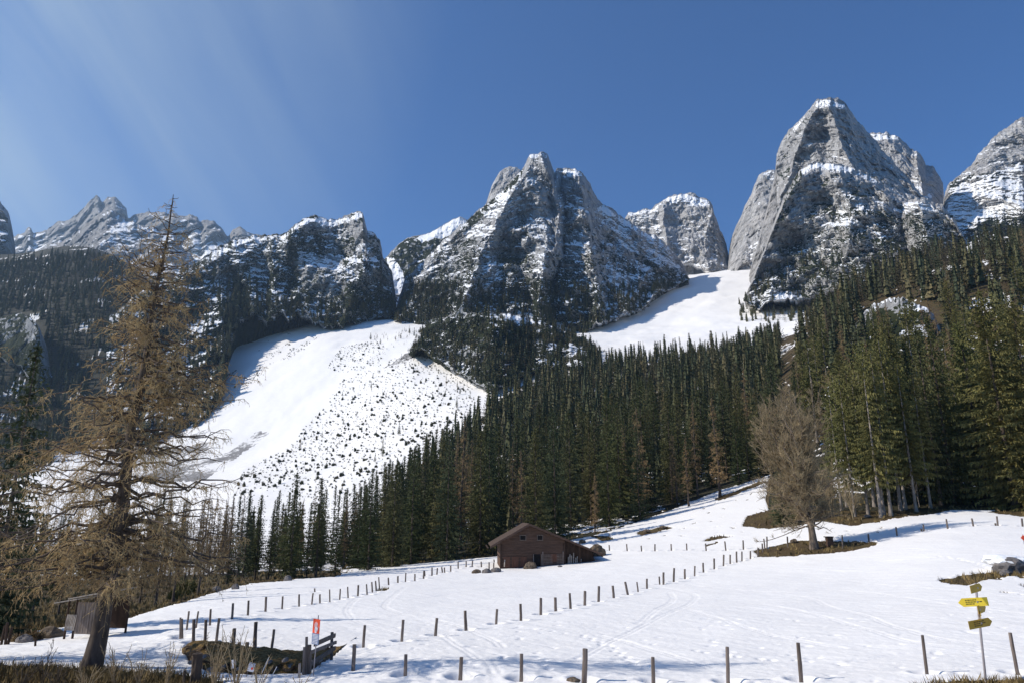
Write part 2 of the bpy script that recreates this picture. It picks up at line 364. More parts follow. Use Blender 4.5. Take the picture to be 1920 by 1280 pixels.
M['rock_light'] = rock_mat('limestone_light', (0.37, 0.362, 0.358), (0.55, 0.54, 0.53), (0.50, 0.465, 0.43))
M['rock_dark'] = rock_mat('limestone_dark', (0.34, 0.34, 0.345), (0.52, 0.52, 0.525), (0.38, 0.36, 0.345))
M['rock_far'] = rock_mat('limestone_far', (0.26, 0.253, 0.247), (0.38, 0.37, 0.36), (0.36, 0.33, 0.31), 0.6)

# ------------------------------------------------------------------ posts (photograph: foot u,v and top u,v)
ROW_A = [(662,1254,665,1207),(760,1262,761,1226),(863,1267,865,1231),(977,1270,978,1225),(1095,1274,1097,1215),(1225,1276,1224,1231),(1365,1277,1364,1212),(1502,1273,1496,1204),(1738,1261,1730,1190),(1908,1260,1893,1185)]
ROW_B = [(681,1211,684,1171),(753,1201,756,1161),(816,1191,819,1158),(874,1181,872,1144),(930,1169,932,1141),(977,1163,976,1131),(1014,1151,1014,1120),(1042,1145,1041,1119),(1070,1140,1068,1111),(1096,1134,1097,1107),(1122,1127,1123,1098),(1151,1120,1149,1097),(1178,1114,1172,1090),(1197,1109,1194,1090),(1213,1103,1213,1084),(1237,1095,1236,1080),(1244,1095,1244,1072),(1263,1090,1264,1064),(1284,1084,1284,1066),(1302,1079,1303,1060),(1319,1072,1318,1054),(1339,1066,1339,1046),(1356,1060,1357,1039),(1369,1056,1369,1039),(1381,1053,1381,1033),(1391,1051,1391,1033),(1407,1046,1407,1032),(1421,1043,1421,1026)]
ROW_C = [(339,1191,338,1157),(343,1195,341,1159),(350,1180,354,1145),(367,1177,372,1145),(394,1171,395,1141),(435,1160,437,1130),(465,1153,466,1125),(498,1146,499,1118),(529,1141,530,1117),(561,1136,561,1113),(584,1133,587,1111),(591,1109,590,1102),(600,1131,600,1113),(619,1128,618,1104),(637,1123,638,1103),(653,1120,652,1099),(671,1117,672,1096),(689,1114,687,1094),(699,1110,697,1090),(706,1107,704,1088),(712,1103,710,1081),(729,1096,728,1082),(746,1092,746,1079),(760,1090,761,1073),(778,1088,778,1075),(794,1084,795,1069),(797,1079,796,1069),(810,1078,810,1063),(819,1076,820,1064),(830,1073,828,1062),(834,1073,833,1063),(845,1071,845,1059),(859,1065,859,1052),(874,1062,874,1051),(885,1062,886,1050),(903,1062,902,1052),(917,1066,917,1053),(925,1066,926,1054),(927,1053,926,1048)]
ROW_D = [(1143,1031,1142,1021),(1176,1032,1175,1019),(1203,1032,1202,1022),(1228,1032,1228,1019),(1259,1031,1258,1019),(1288,1031,1287,1018),(1324,1032,1323,1018),(1361,1031,1359,1014),(1394,1029,1393,1012),(1430,1032,1429,1018),(1434,1026,1432,1009),(1438,1026,1438,1005),(1477,1023,1476,1005),(1580,1024,1579,1002),(1629,1013,1628,1000),(1682,1003,1680,987),(1732,995,1731,982),(1728,995,1727,990),(1777,990,1774,972),(1825,985,1822,971),(1871,985,1869,967),(1867,984,1866,980),(1917,986,1916,971)]
ROW_E = [(363,1203,364,1160),(385,1204,386,1161),(405,1205,411,1158),(437,1215,440,1177),(448,1216,449,1203),(463,1218,464,1203),(478,1219,480,1165),(508,1222,514,1179)]
ROW_F = [(964,1060,963,1051),(991,1057,991,1048),(946,1062,945,1050),(979,1058,979,1051)]
def resolve(rows):
    out = []
    for (u, v, ut, vt) in rows:
        p = ground_at(u, v); POSTS.append((p[0], p[1])); out.append((p, u, v, ut, vt))
    return out
POST_ROWS = {k: resolve(r) for k, r in dict(A=ROW_A, B=ROW_B, C=ROW_C, D=ROW_D, E=ROW_E, F=ROW_F).items()}

# ------------------------------------------------------------------ the ground sheet
def build_ground():
    a1 = np.linspace(-0.86, 0.86, 960); step = a1[1] - a1[0]
    side = []; x_ = 0.86; s_ = step
    while x_ < 1.25: s_ *= 1.09; x_ += s_; side.append(x_)
    A = np.concatenate([-np.array(side)[::-1], a1, np.array(side)])
    ys = list(np.linspace(-40, 18, 24)); y_ = 18.0
    while y_ < 24: y_ += 0.3; ys.append(y_)
    while y_ < 5000:
        d = 0.0028 * y_ if y_ < 140 else (0.007 * y_ if y_ < 1600 else 0.06 * y_)
        y_ += max(d, 0.075); ys.append(y_)
    ys = np.array(ys); W = 12 + 0.95 * np.maximum(ys, 0)
    X = A[None, :] * W[:, None]; Y = np.repeat(ys[:, None], len(A), 1)
    Z = H(X, Y)
    bare, scree, litter, rock, u, v = terrain_masks(X, Y, Z)
    # bare turf lies a little lower than the snow round it, rough and tufty
    near = sstep(260, 120, Y)
    Z = Z - 0.16 * sstep(0.3, 0.9, bare) * near + 0.07 * fbm(X * 1.4, Y * 1.4, 4, 4) * sstep(0.3, 0.9, bare) * near
    meadow = sstep(20, 24, Y) * sstep(150, 110, Y)
    # melt ripples on the old snow
    rip = fbm(X * 0.9 + 0.6 * Y, Y * 0.55, 2.0, 4, 0.55)
    Z = Z + meadow * (0.055 * rip + 0.012 * fbm(X * 7.0, Y * 4.0, 1.0, 2) + 0.020 * fbm(X * 3.1, Y * 2.2, 5.0, 3)) * (1 - sstep(0.3, 0.9, bare))
    sf = (Y > 24) & (Y < 45); Z = Z - 0.07 * np.where(sf, sstep(0.32, 0.55, fbm(X * 1.3, Y * 1.3, 15.0, 2)), 0)
    for (px, py) in POSTS:
        r = 0.36; i0, i1 = np.searchsorted(ys, [py - 1.2, py + 1.2]); wv = 12 + 0.95 * py
        j0, j1 = np.searchsorted(A, [(px - 1.6) / wv, (px + 1.6) / wv]); sl = (slice(i0, i1), slice(j0, j1))
        dd = np.hypot(X[sl] - px, Y[sl] - py); Z[sl] -= 0.30 * np.exp(-(dd / r) ** 4 * 0.5) - 0.04 * np.exp(-((dd - .62) / .2) ** 2)
    for tr in [[(1090,1190),(1150,1215),(1185,1240),(1240,1262)],[(1755,1042),(1800,1048),(1840,1058),(1872,1075)],[(940,1230),(1010,1245),(1060,1262)],[(1300,1220),(1420,1235),(1560,1240)],[(720,1235),(800,1250),(900,1240)],[(210,1235),(260,1220),(330,1225)]]:
        for q0, q1 in zip(tr[:-1], tr[1:]):
            a0, a1_ = np.array(ground_at(*q0)[:2]), np.array(ground_at(*q1)[:2]); nst = int(np.linalg.norm(a1_ - a0) / .62)
            for k in range(nst):
                px, py = a0 + (a1_ - a0) * k / nst + np.array([.13 * (-1) ** k, RNG.normal() * .06]); i0, i1 = np.searchsorted(ys, [py - .6, py + .6]); wv = 12 + 0.95 * py
                j0, j1 = np.searchsorted(A, [(px - .6) / wv, (px + .6) / wv]); sl = (slice(i0, i1), slice(j0, j1)); dd = np.hypot((X[sl] - px) / .13, (Y[sl] - py) / .2); Z[sl] -= .10 * np.exp(-dd ** 4)
    for tr in TRACKS:
        pts = [ground_at(*q)[:2] for q in tr]; P = []
        for i in range(len(pts) - 1):
            p0, p1, p2, p3 = (np.array(pts[max(0, min(len(pts) - 1, i + d))]) for d in (-1, 0, 1, 2))
            for s in np.linspace(0, 1, 6)[:-1]: P.append(_cat(p0, p1, p2, p3, s))
        P.append(np.array(pts[-1])); P = np.array(P)
        yl, yh = P[:, 1].min() - 1, P[:, 1].max() + 1; i0, i1 = np.searchsorted(ys, [yl, yh]); D = np.full((i1 - i0, len(A)), 9.0)
        for p, q in zip(P[:-1], P[1:]):
            k0, k1 = np.searchsorted(ys[i0:i1], [min(p[1], q[1]) - 1, max(p[1], q[1]) + 1])
            wl = 12 + 0.95 * ys[i0 + k0]; wh = 12 + 0.95 * ys[min(i0 + k1, len(ys) - 1)]
            lo = min((min(p[0], q[0]) - 1) / w_ for w_ in (wl, wh)); hi = max((max(p[0], q[0]) + 1) / w_ for w_ in (wl, wh))
            j0, j1 = np.searchsorted(A, [lo, hi]); xs, yy = X[i0 + k0:i0 + k1, j0:j1], Y[i0 + k0:i0 + k1, j0:j1]
            if xs.size == 0: continue
            dx, dy = q - p; tt = np.clip(((xs - p[0]) * dx + (yy - p[1]) * dy) / (dx * dx + dy * dy + 1e-9), 0, 1)
            dd = np.hypot(xs - p[0] - tt * dx, yy - p[1] - tt * dy); D[k0:k1, j0:j1] = np.minimum(D[k0:k1, j0:j1], dd)
        Z[i0:i1] += (-0.055 * np.exp(-((D - 0.14) / 0.08) ** 2) + 0.010 * np.exp(-((D - 0.36) / 0.14) ** 2)) * (0.55 + 0.45 * perlin(X[i0:i1] * .4, Y[i0:i1] * .4, 3.0))
    nr, nc = X.shape
    idx = np.arange(nr * nc).reshape(nr, nc)
    Fc = np.stack([idx[:-1, :-1], idx[:-1, 1:], idx[1:, 1:], idx[1:, :-1]], -1).reshape(-1, 4)
    me = np_mesh('snowy_ground', np.stack([X, Y, Z], -1).reshape(-1, 3), Fc, M['ground'], 4, True, dict(bare=bare.ravel(), scree=scree.ravel(), rock=rock.ravel(), litter=litter.ravel()))
    tag(link_mesh('snowy_ground', me), 'snow-covered alpine meadow and valley slopes with brown melted patches', kind='structure')
build_ground()

# ------------------------------------------------------------------ mountains: real faces with depth, ridge and foot taken from the skyline
def massif(name, label, ridge, foot, Dfoot, Dridge, mat, nu, nv, crests=(), big=1.0, rough=1.0, snow=0.0, veg=0.0, vegtop=0.5, snowp=(), vegp=(), seed=0, back=500, jag=1.0, bed=0.0, pw=1.0, ledge=1.0, footj=1.0):
    ridge = np.array(ridge, float); foot = np.array(foot, float); u0, u1 = ridge[0, 0], ridge[-1, 0]
    us = np.linspace(u0, u1, nu)
    vr = np.interp(us, ridge[:, 0], ridge[:, 1]); vf = np.interp(us, foot[:, 0], foot[:, 1])
    vj = jag * (5.0 * fbm(us * 0.05, seed + 0.0, 0, 3, 0.5) - 5.5 * np.abs(perlin(us * 0.085, seed + 3.0, 0.5)))
    vf = vf + footj * (9 * fbm(us * 0.045, seed + 7.0, 0.0, 4) - 4 + 8 * np.abs(perlin(us * .07, seed + 1., .5)))
    if Dfoot is None:
        df = np.array([ground_at(u_, v_ - 3, 250, 2400)[1] for u_, v_ in zip(us[::12], vf[::12])]); df = np.interp(us, us[::12], df)
        k = np.ones(15) / 15; df = np.convolve(np.pad(df, 7, 'edge'), k, 'valid')
    else: df = np.interp(us, *np.array(Dfoot, float).T) if hasattr(Dfoot, '__len__') else np.full(nu, float(Dfoot))
    dr = np.interp(us, *np.array(Dridge, float).T) if hasattr(Dridge, '__len__') else df + float(Dridge)
    t = np.linspace(0, 1, nv)[:, None]; U = np.repeat(us[None], nv, 0); V = vf + (vr - vf) * t + vj * t ** 5; V = V + jag * 2.4 * fbm(U * .16, V * .16, seed + .5, 3, .55) * t ** 4
    D = df + (dr - df) * t ** pw
    x, y, z = unproj(U, V, D)
    # folded relief: large buttresses, gullies, fluting, ledges
    q = seed * 3.7; off = 0
    off = off - big * 90 * fbm(x / 330 + q, y / 900, z / 700, 3, 0.5, True)
    off = off - big * 20 * fbm(x / 120 + q, y / 200, z / 75 - q, 4, 0.6, True)
    off = off - big * 34 * fbm(x / 90 + q, y / 300, z / 210 + q, 4, 0.55, True)
    wz = z + 0.35 * bed * x + 26 * fbm(x / 160, q, z / 160, 3)
    lm = sstep(-0.05, 0.45, fbm(x / 85, q + 9, z / 55, 3)); ph = 1.3 * fbm(x / 95, q + 4, z / 300, 4)
    sw = (wz / 46.0 + ph) % 1.0; off = off + ledge * 5 * (sw - sstep(0.6, 1.0, sw)) * lm
    sw = (wz / 17.0 + 1.7 * fbm(x / 50, 2 + q, z / 200, 3)) % 1.0; off = off + ledge * 1.2 * (sw - sstep(0.55, 1.0, sw)) * (0.25 + lm)
    wx_ = x + 14 * fbm(x / 40, y / 60, z / 40, 3); wz_ = z + 14 * fbm(x / 40 + 9, y / 60, z / 40, 3)
    off = off + rough * 34 * (worley(wx_ / 62 + q, y / 110, wz_ / 95 + q) - .5) + rough * 12 * (worley(wx_ / 21, y / 40 + q, wz_ / 30) - .5)
    off = off - big * 11 * fbm(x / 48 + q, y / 90, z / 36 + q, 4, 0.6, True)
    off = off - rough * 12 * fbm(x / 24, y / 40 + q, z / 40, 5, 0.65, True) - rough * 5 * fbm(x / 7, q + 2, z / 8, 3, 0.6)
    wu = 11 * fbm(U / 34, V / 34, q, 4, .6)
    for poly, wd, amp in crests:
        dd, sd = seg_dist(U + wu, V, poly, 0.6); off = off - amp * np.exp(-dd / wd)
    off = off * (0.25 + 0.75 * sstep(0.0, 0.06, t)) * (0.6 + 0.4 * sstep(1.0, 0.93, t))
    D2 = np.maximum(D + off, df * 0.86); x, y, z = unproj(U, V, D2)
    P = np.stack([x, y, z], -1)
    # back side, falling away behind the ridge
    nb = 14; s = np.linspace(0, 1, nb + 1)[1:, None]
    xb = x[-1] * (1 + s * 0.22); yb = y[-1] + s * back; zb = z[-1] - ((z[-1] - 20) if back > 100 else 12) * s ** 1.15 + 12 * fbm(xb / 60, yb / 60, q, 3) * np.sin(s * 3.1)
    lo = np.stack([x[0], y[0] - 6, z[0] - 60], -1)[None]
    P = np.concatenate([lo, P, np.stack([xb, yb, zb], -1)], 0)
    du = np.gradient(P, axis=1); dv = np.gradient(P, axis=0); nn = np.cross(du, dv); nn /= np.linalg.norm(nn, axis=-1, keepdims=True) + 1e-9
    nz = nn[..., 2] * np.sign(nn[..., 2].mean() + 1e-9) if False else np.abs(nn[..., 2]) * np.where(nn[..., 1] < 0, 1, 1)
    up = np.where((nn[..., 1] < 0), nn[..., 2], -nn[..., 2])     # normal turned towards the viewer
    up[-nb:] = np.abs(nn[-nb:, :, 2])
    px, py, pz = P[..., 0], P[..., 1], P[..., 2]
    UU = np.concatenate([U[:1], U, np.repeat(us[None], nb, 0)], 0); VV = np.concatenate([V[:1], V, np.repeat(V[-1:], nb, 0)], 0)
    TT_ = np.concatenate([t[:1] * 0, t, np.ones((nb, 1))], 0) + 0 * UU
    cl = fbm(px / 75, py / 75, pz / 75 + q, 4, 0.6)
    sn = 0.5 + 2.3 * (up - 0.84) + 0.8 * cl + snow + 0.45 * fbm(px / 15, py / 15, pz / 13 + q, 3, 0.65) + 0.75 * fbm((px + .25 * pz) / 30, q, pz / 150, 4, 0.6)
    vg = 0.5 + 1.5 * (up - 0.62) + 0.95 * fbm(px / 45 + 5, py / 45, pz / 40 - q, 4, 0.65) + veg - 1.3 * np.clip(TT_ - vegtop, -0.5, 1)
    wig = 10 * fbm(UU / 26, VV / 26, q, 4, 0.6)
    for poly, amt in snowp: sn = sn + amt * in_poly(UU + wig, VV + 0.7 * wig, poly)
    for poly, amt in vegp: vg = vg + amt * in_poly(UU + wig, VV - 0.8 * wig, poly)
    nr, nc = px.shape; idx = np.arange(nr * nc).reshape(nr, nc)
    Fc = np.stack([idx[:-1, :-1], idx[:-1, 1:], idx[1:, 1:], idx[1:, :-1]], -1).reshape(-1, 4)
    me = np_mesh(name, P.reshape(-1, 3), Fc, mat, 4, False, dict(snow=sn.ravel(), veg=vg.ravel()))
    tag(link_mesh(name, me), label, kind='structure')
    return dict(P=P, U=UU, V=VV, veg=vg, sn=sn, up=up)

MS = {}
MS['far'] = massif('far_mountain_range', 'hazy far grey mountain range with twin rock towers',
    [(-400,520),(-100,470),(20,446),(37,441),(47,436),(52,426),(58,428),(62,438),(82,434),(95,426),(110,414),(122,418),(150,400),(162,385),(173,374),(180,368),(186,370),(191,380),(198,378),(201,372),(207,369),(220,372),(230,384),(238,393),(240,412),(250,405),(272,398),(287,400),(312,401),(345,406),(357,402),(370,410),(375,419),(387,412),(400,415),(415,430),(427,445),(437,432),(450,427),(462,435),(490,445),(540,480),(600,520)],
    [(-400,620),(0,560),(600,560)], 2900, [(-400,3900),(200,3700),(600,3500)], M['rock_far'], 420, 110, big=1.6, rough=1.4, snow=-0.12, veg=-2, seed=1, jag=0.8,
    snowp=[([(20,455),(37,443),(85,438),(120,450),(150,470),(0,480)],.5),([(330,420),(345,412),(380,430),(410,470),(430,500),(340,500),(320,440)],.75),([(400,440),(440,450),(470,440),(460,500),(420,500)],.5)], ledge=0.8)
MS['far2'] = massif('far_snowy_peak', 'pyramid of grey rock dusted with snow before the far range',
    [(60,480),(100,458),(130,450),(150,432),(170,414),(185,404),(200,395),(212,399),(226,403),(238,414),(262,424),(290,430),(320,440),(345,470),(380,500)],
    [(60,540),(380,560)], 2000, [(60,2500),(380,2450)], M['rock_far'], 220, 90, big=1.0, snow=0.15, veg=-0.9, seed=2, jag=1.2)
MS['edge'] = massif('dark_edge_cliff', 'dark cliff with a sharp snow-streaked crest at the left edge',
    [(-300,300),(-120,330),(-40,350),(0,379),(8,390),(16,402),(22,425),(27,450),(30,480),(34,520)], [(-300,560),(34,560)], 1500, [(-300,1900),(34,1750)], M['rock_dark'], 120, 110, big=0.7, snow=0.05, veg=0.1, vegtop=0.8, seed=3)
MS['saddle'] = massif('snow_saddle', 'rounded snow saddle between the left crag and the central peak',
    [(690,520),(720,487),(742,464),(765,446),(800,439),(818,430),(833,422),(850,411),(862,408),(875,412),(900,425),(930,470)], [(690,560),(760,620),(930,560)], 1350, [(690,1600),(930,1700)], M['rock_dark'], 240, 110, big=0.5, rough=0.7, snow=0.1, veg=0.25, vegtop=0.9, seed=4, jag=0.4,
    snowp=[([(780,445),(855,405),(885,410),(870,430),(830,447),(790,455)],1.6),([(722,480),(742,488),(760,520),(770,600),(742,600),(735,540)],1.2)])
MS['left'] = massif('left_crag', 'dark grey crag with bushy top and hanging snow above the avalanche fan',
    [(200,600),(260,550),(300,520),(340,505),(365,496),(400,470),(430,455),(455,448),(480,442),(510,440),(530,441),(545,430),(570,410),(590,405),(602,408),(615,414),(622,411),(632,412),(650,405),(662,402),(672,398),(680,400),(685,418),(689,434),(700,437),(706,443),(712,450),(716,468),(718,485),(735,510),(742,560)],
    [(200,900),(250,880),(330,840),(395,792),(416,766),(424,720),(432,660),(445,612),(480,600),(500,612),(530,600),(560,604),(600,622),(628,628),(655,618),(680,616),(710,606),(730,596),(742,590)],
    [(200,760),(300,770),(416,800),(432,930),(450,1010),(500,1050),(600,1090),(742,1160)], [(200,980),(365,1080),(500,1220),(680,1270),(742,1300)], M['rock_dark'], 720, 330, seed=5, snow=0.2, veg=0.62, vegtop=0.62, ledge=1.1, bed=0.3, footj=1.9,
    crests=[([(680,400),(690,500),(655,560),(640,620)],26,60),([(560,410),(520,520),(500,610)],22,45),([(610,520),(680,490),(740,520)],16,30),([(440,470),(470,560),(480,600)],20,25),([(505,440),(520,560),(540,600)],16,30)],
    snowp=[([(545,432),(570,412),(600,408),(640,410),(675,400),(672,415),(640,425),(600,425),(570,428)],.45),([(440,450),(530,441),(545,455),(500,470),(430,475),(395,490),(400,475)],.45),([(400,520),(430,505),(445,520),(430,560),(410,600),(395,620),(385,560)],.35),([(480,495),(505,500),(480,520),(462,520)],.6),([(440,452),(545,442),(530,520),(480,560),(440,540)],.25),([(650,520),(690,508),(700,515),(655,535)],.3),([(240,760),(300,740),(330,760),(280,790)],.5),([(170,640),(250,680),(240,700)],.3)],
    vegp=[([(200,600),(365,500),(420,540),(440,620),(418,760),(330,840),(200,900)],.75),([(430,455),(545,440),(600,425),(625,470),(600,480),(560,470),(520,520),(500,600),(440,600)],.55),([(660,420),(684,420),(688,470),(670,480)],-.6),([(560,480),(640,480),(650,590),(560,600)],-.75),([(440,600),(440,640),(417,770),(395,790),(380,700)],.5)])
MS['slab'] = massif('rear_slab', 'pale rock slab behind the left shoulder of the central peak',
    [(895,420),(910,386),(916,368),(921,352),(930,334),(937,323),(946,318),(955,315),(966,312),(974,318),(985,330),(1000,380)], [(895,450),(1000,430)], 1560, [(895,1740),(1000,1760)], M['rock_light'], 130, 90, seed=6, big=0.3, snow=-0.2, veg=-0.8, jag=0.7, ledge=.4)
MS['central'] = massif('central_peak', 'jagged central rock peak with snow ledges and a dark wooded foot',
    [(738,600),(748,560),(760,520),(790,495),(820,465),(845,440),(862,425),(880,411),(893,398),(905,389),(925,373),(938,362),(950,350),(962,337),(975,324),(983,314),(988,301),(993,293),(1000,289),(1008,290),(1013,286),(1020,286),(1026,291),(1030,300),(1035,312),(1040,326),(1045,318),(1053,316),(1062,315),(1078,317),(1084,322),(1092,326),(1100,336),(1107,345),(1110,358),(1120,373),(1130,382),(1143,392),(1160,404),(1180,416),(1200,430),(1215,437),(1232,446),(1245,456),(1256,465),(1266,478),(1275,490),(1284,503),(1288,515),(1291,523)],
    [(738,604),(760,615),(790,618),(830,605),(870,600),(920,606),(960,612),(1020,630),(1060,650),(1100,648),(1118,615),(1130,620),(1160,606),(1190,596),(1205,585),(1217,572),(1238,552),(1262,545),(1291,527)],
    [(738,1090),(880,1030),(1010,1005),(1118,1025),(1160,1080),(1217,1180),(1291,1330)], [(738,1240),(880,1270),(1010,1340),(1110,1380),(1291,1480)], M['rock_dark'], 900, 430, seed=7, snow=0.25, veg=0.36, vegtop=0.42, bed=-0.25,
    crests=[([(1013,286),(1030,330),(1048,400),(1052,480)],15,50),([(1052,330),(1060,400),(1058,470),(1040,520)],11,-65),([(1080,320),(1100,400),(1110,470),(1130,600)],22,50),([(990,300),(950,380),(900,480),(860,600)],30,70),([(1020,480),(1010,560),(1010,640)],24,50),([(1042,440),(1040,500)],6,40),([(1200,430),(1220,500),(1160,600)],26,45),([(940,440),(985,520),(1000,600)],20,-30)],
    snowp=[([(985,312),(1012,312),(1020,345),(1000,352),(985,338)],.5),([(920,385),(955,360),(985,365),(985,395),(935,400),(915,398)],.62),([(870,432),(900,420),(930,425),(925,448),(885,450),(868,442)],.6),([(940,455),(985,430),(990,460),(965,480),(945,475)],.35),([(1030,490),(1000,500),(990,520),(1020,525)],.5),([(1105,395),(1130,385),(1200,430),(1260,470),(1280,505),(1240,500),(1180,470),(1130,430)],.42),([(1042,318),(1080,318),(1095,330),(1060,335)],.5),([(1050,380),(1062,390),(1060,440),(1052,440)],.7),([(900,500),(950,490),(970,540),(920,560)],.25),([(760,500),(800,480),(820,500),(780,530)],.3),([(900,570),(1000,585),(1060,610),(1030,620),(930,600)],.3)],
    vegp=[([(985,312),(975,335),(930,385),(880,430),(850,445),(880,411),(925,373),(975,324)],.9),([(738,600),(760,520),(850,440),(900,440),(880,520),(900,600),(780,620)],.25),([(950,540),(1060,500),(1110,560),(1110,650),(950,615)],.5),([(990,350),(1045,340),(1052,470),(1000,490),(985,400)],-.8),([(1120,500),(1180,520),(1170,600),(1130,615)],-.4),([(840,480),(870,500),(875,600),(845,600)],-.35)])
MS['knob'] = massif('wooded_knob', 'dark wooded rock knob below the central peak with a cliff over the fan',
    [(772,665),(778,642),(786,626),(800,611),(820,600),(850,593),(880,590),(920,586),(960,590),(1000,600),(1040,612),(1075,628),(1105,640),(1125,660)],
    [(772,668),(785,655),(810,672),(840,690),(870,710),(895,728),(920,738),(960,720),(1000,700),(1060,690),(1125,690)], None, 170, M['rock_dark'], 420, 150, seed=8, snow=-0.08, veg=0.55, vegtop=0.55, big=0.5, ledge=0.7,
    vegp=[([(772,665),(800,608),(900,590),(1110,640),(1110,700),(900,660),(800,640)],.55),([(800,640),(900,662),(920,735),(850,700)],-.75)], snowp=[([(900,592),(960,592),(1010,606),(990,612),(920,600)],.6),([(1000,640),(1110,650),(1080,700),(1000,680)],.3)])
MS['mid'] = massif('middle_rear_peak', 'sunlit grey block-shaped peak at the head of the snow bowl',
    [(1150,430),(1172,408),(1178,400),(1190,399),(1205,395),(1216,396),(1226,391),(1234,385),(1241,379),(1250,372),(1262,367),(1282,365),(1300,366),(1312,371),(1322,374),(1330,380),(1336,390),(1339,405),(1346,420),(1350,434),(1357,445),(1362,460),(1366,480),(1370,510)],
    [(1150,500),(1250,510),(1290,505),(1310,510),(1330,520),(1350,514),(1370,516)], [(1150,1720),(1290,1690),(1370,1640)], [(1150,1900),(1260,1880),(1370,1820)], M['rock_light'], 330, 200, seed=9, snow=0.08, veg=-1.0, big=0.7, ledge=.8,
    crests=[([(1241,380),(1245,430),(1250,470)],9,40),([(1336,390),(1320,450),(1330,510)],16,35)],
    snowp=[([(1245,372),(1282,364),(1330,378),(1322,388),(1285,382),(1255,384)],1.1),([(1175,400),(1235,385),(1240,440),(1200,430)],.35),([(1285,470),(1310,490),(1320,515),(1285,515)],.8),([(1220,440),(1290,460),(1300,500),(1240,490)],.3),([(1280,415),(1300,405),(1305,415),(1285,425)],.5)])
MS['behind'] = massif('rear_wall', 'grey rock wall tucked behind the left flank of the tallest tower',
    [(1362,520),(1367,470),(1371,448),(1380,425),(1390,405),(1400,383),(1408,365),(1416,345),(1422,333),(1430,324),(1440,321),(1452,318),(1480,330),(1500,400)], [(1362,530),(1400,500),(1500,500)], [(1362,1480),(1500,1400)], [(1362,1750),(1500,1700)], M['rock_light'], 150, 130, seed=10, snow=-0.15, veg=-0.9, big=0.4, ledge=.6, snowp=[([(1425,325),(1455,318),(1455,340),(1430,335)],.5),([(1395,470),(1440,440),(1440,460),(1400,490)],.6)])
MS['rear'] = massif('rear_right_peak', 'rounded grey peak behind the right flank of the tallest tower',
    [(1600,260),(1629,251),(1645,250),(1661,249),(1674,254),(1689,261),(1699,270),(1707,282),(1714,286),(1720,284),(1728,296),(1736,310),(1744,313),(1751,317),(1760,330),(1767,341),(1772,356),(1773,366),(1770,390),(1768,420)], [(1600,440),(1768,440)], [(1600,1500),(1768,1480)], [(1600,1900),(1768,1800)], M['rock_light'], 220, 160, seed=11, snow=-0.15, veg=-1.0, big=0.8, ledge=.7,
    crests=[([(1720,284),(1730,380)],10,50)], snowp=[([(1629,250),(1680,250),(1690,262),(1640,262)],.8),([(1700,320),(1740,350),(1750,380),(1710,350)],.35)])
MS['tower'] = massif('tallest_tower', 'tall pale limestone tower, highest summit of the range',
    [(1398,545),(1404,520),(1417,473),(1429,424),(1440,385),(1448,350),(1454,318),(1456,290),(1463,275),(1473,257),(1478,246),(1486,238),(1498,226),(1511,215),(1520,203),(1530,191),(1537,187),(1545,185),(1558,185),(1572,187),(1580,190),(1586,197),(1592,207),(1601,219),(1609,229),(1617,238),(1632,254),(1643,268),(1654,282),(1667,297),(1679,310),(1692,325),(1704,338),(1714,350),(1726,363),(1745,374),(1762,390),(1775,430)],
    [(1398,560),(1420,570),(1470,520),(1560,420),(1640,440),(1775,450)], [(1398,1230),(1480,1220),(1560,1200),(1775,1120)], [(1398,1330),(1454,1380),(1550,1400),(1650,1360),(1775,1270)], M['rock_light'], 640, 420, seed=12, snow=-0.08, veg=0.0, vegtop=0.3, bed=0.15, big=0.9,
    crests=[([(1545,185),(1590,300),(1640,360),(1700,400)],24,80),([(1530,191),(1500,270),(1470,360),(1430,480)],18,55)],
    snowp=[([(1525,195),(1550,188),(1585,195),(1580,208),(1552,205),(1550,215),(1530,210)],.75),([(1484,240),(1510,218),(1505,230),(1488,248)],.8),([(1560,290),(1600,296),(1590,300),(1560,296)],.7),([(1650,350),(1700,340),(1740,380),(1690,380)],.25)],
    vegp=[([(1470,262),(1520,205),(1530,215),(1500,250),(1490,290),(1470,300)],.75),([(1455,330),(1475,310),(1480,330),(1455,350)],.7)])
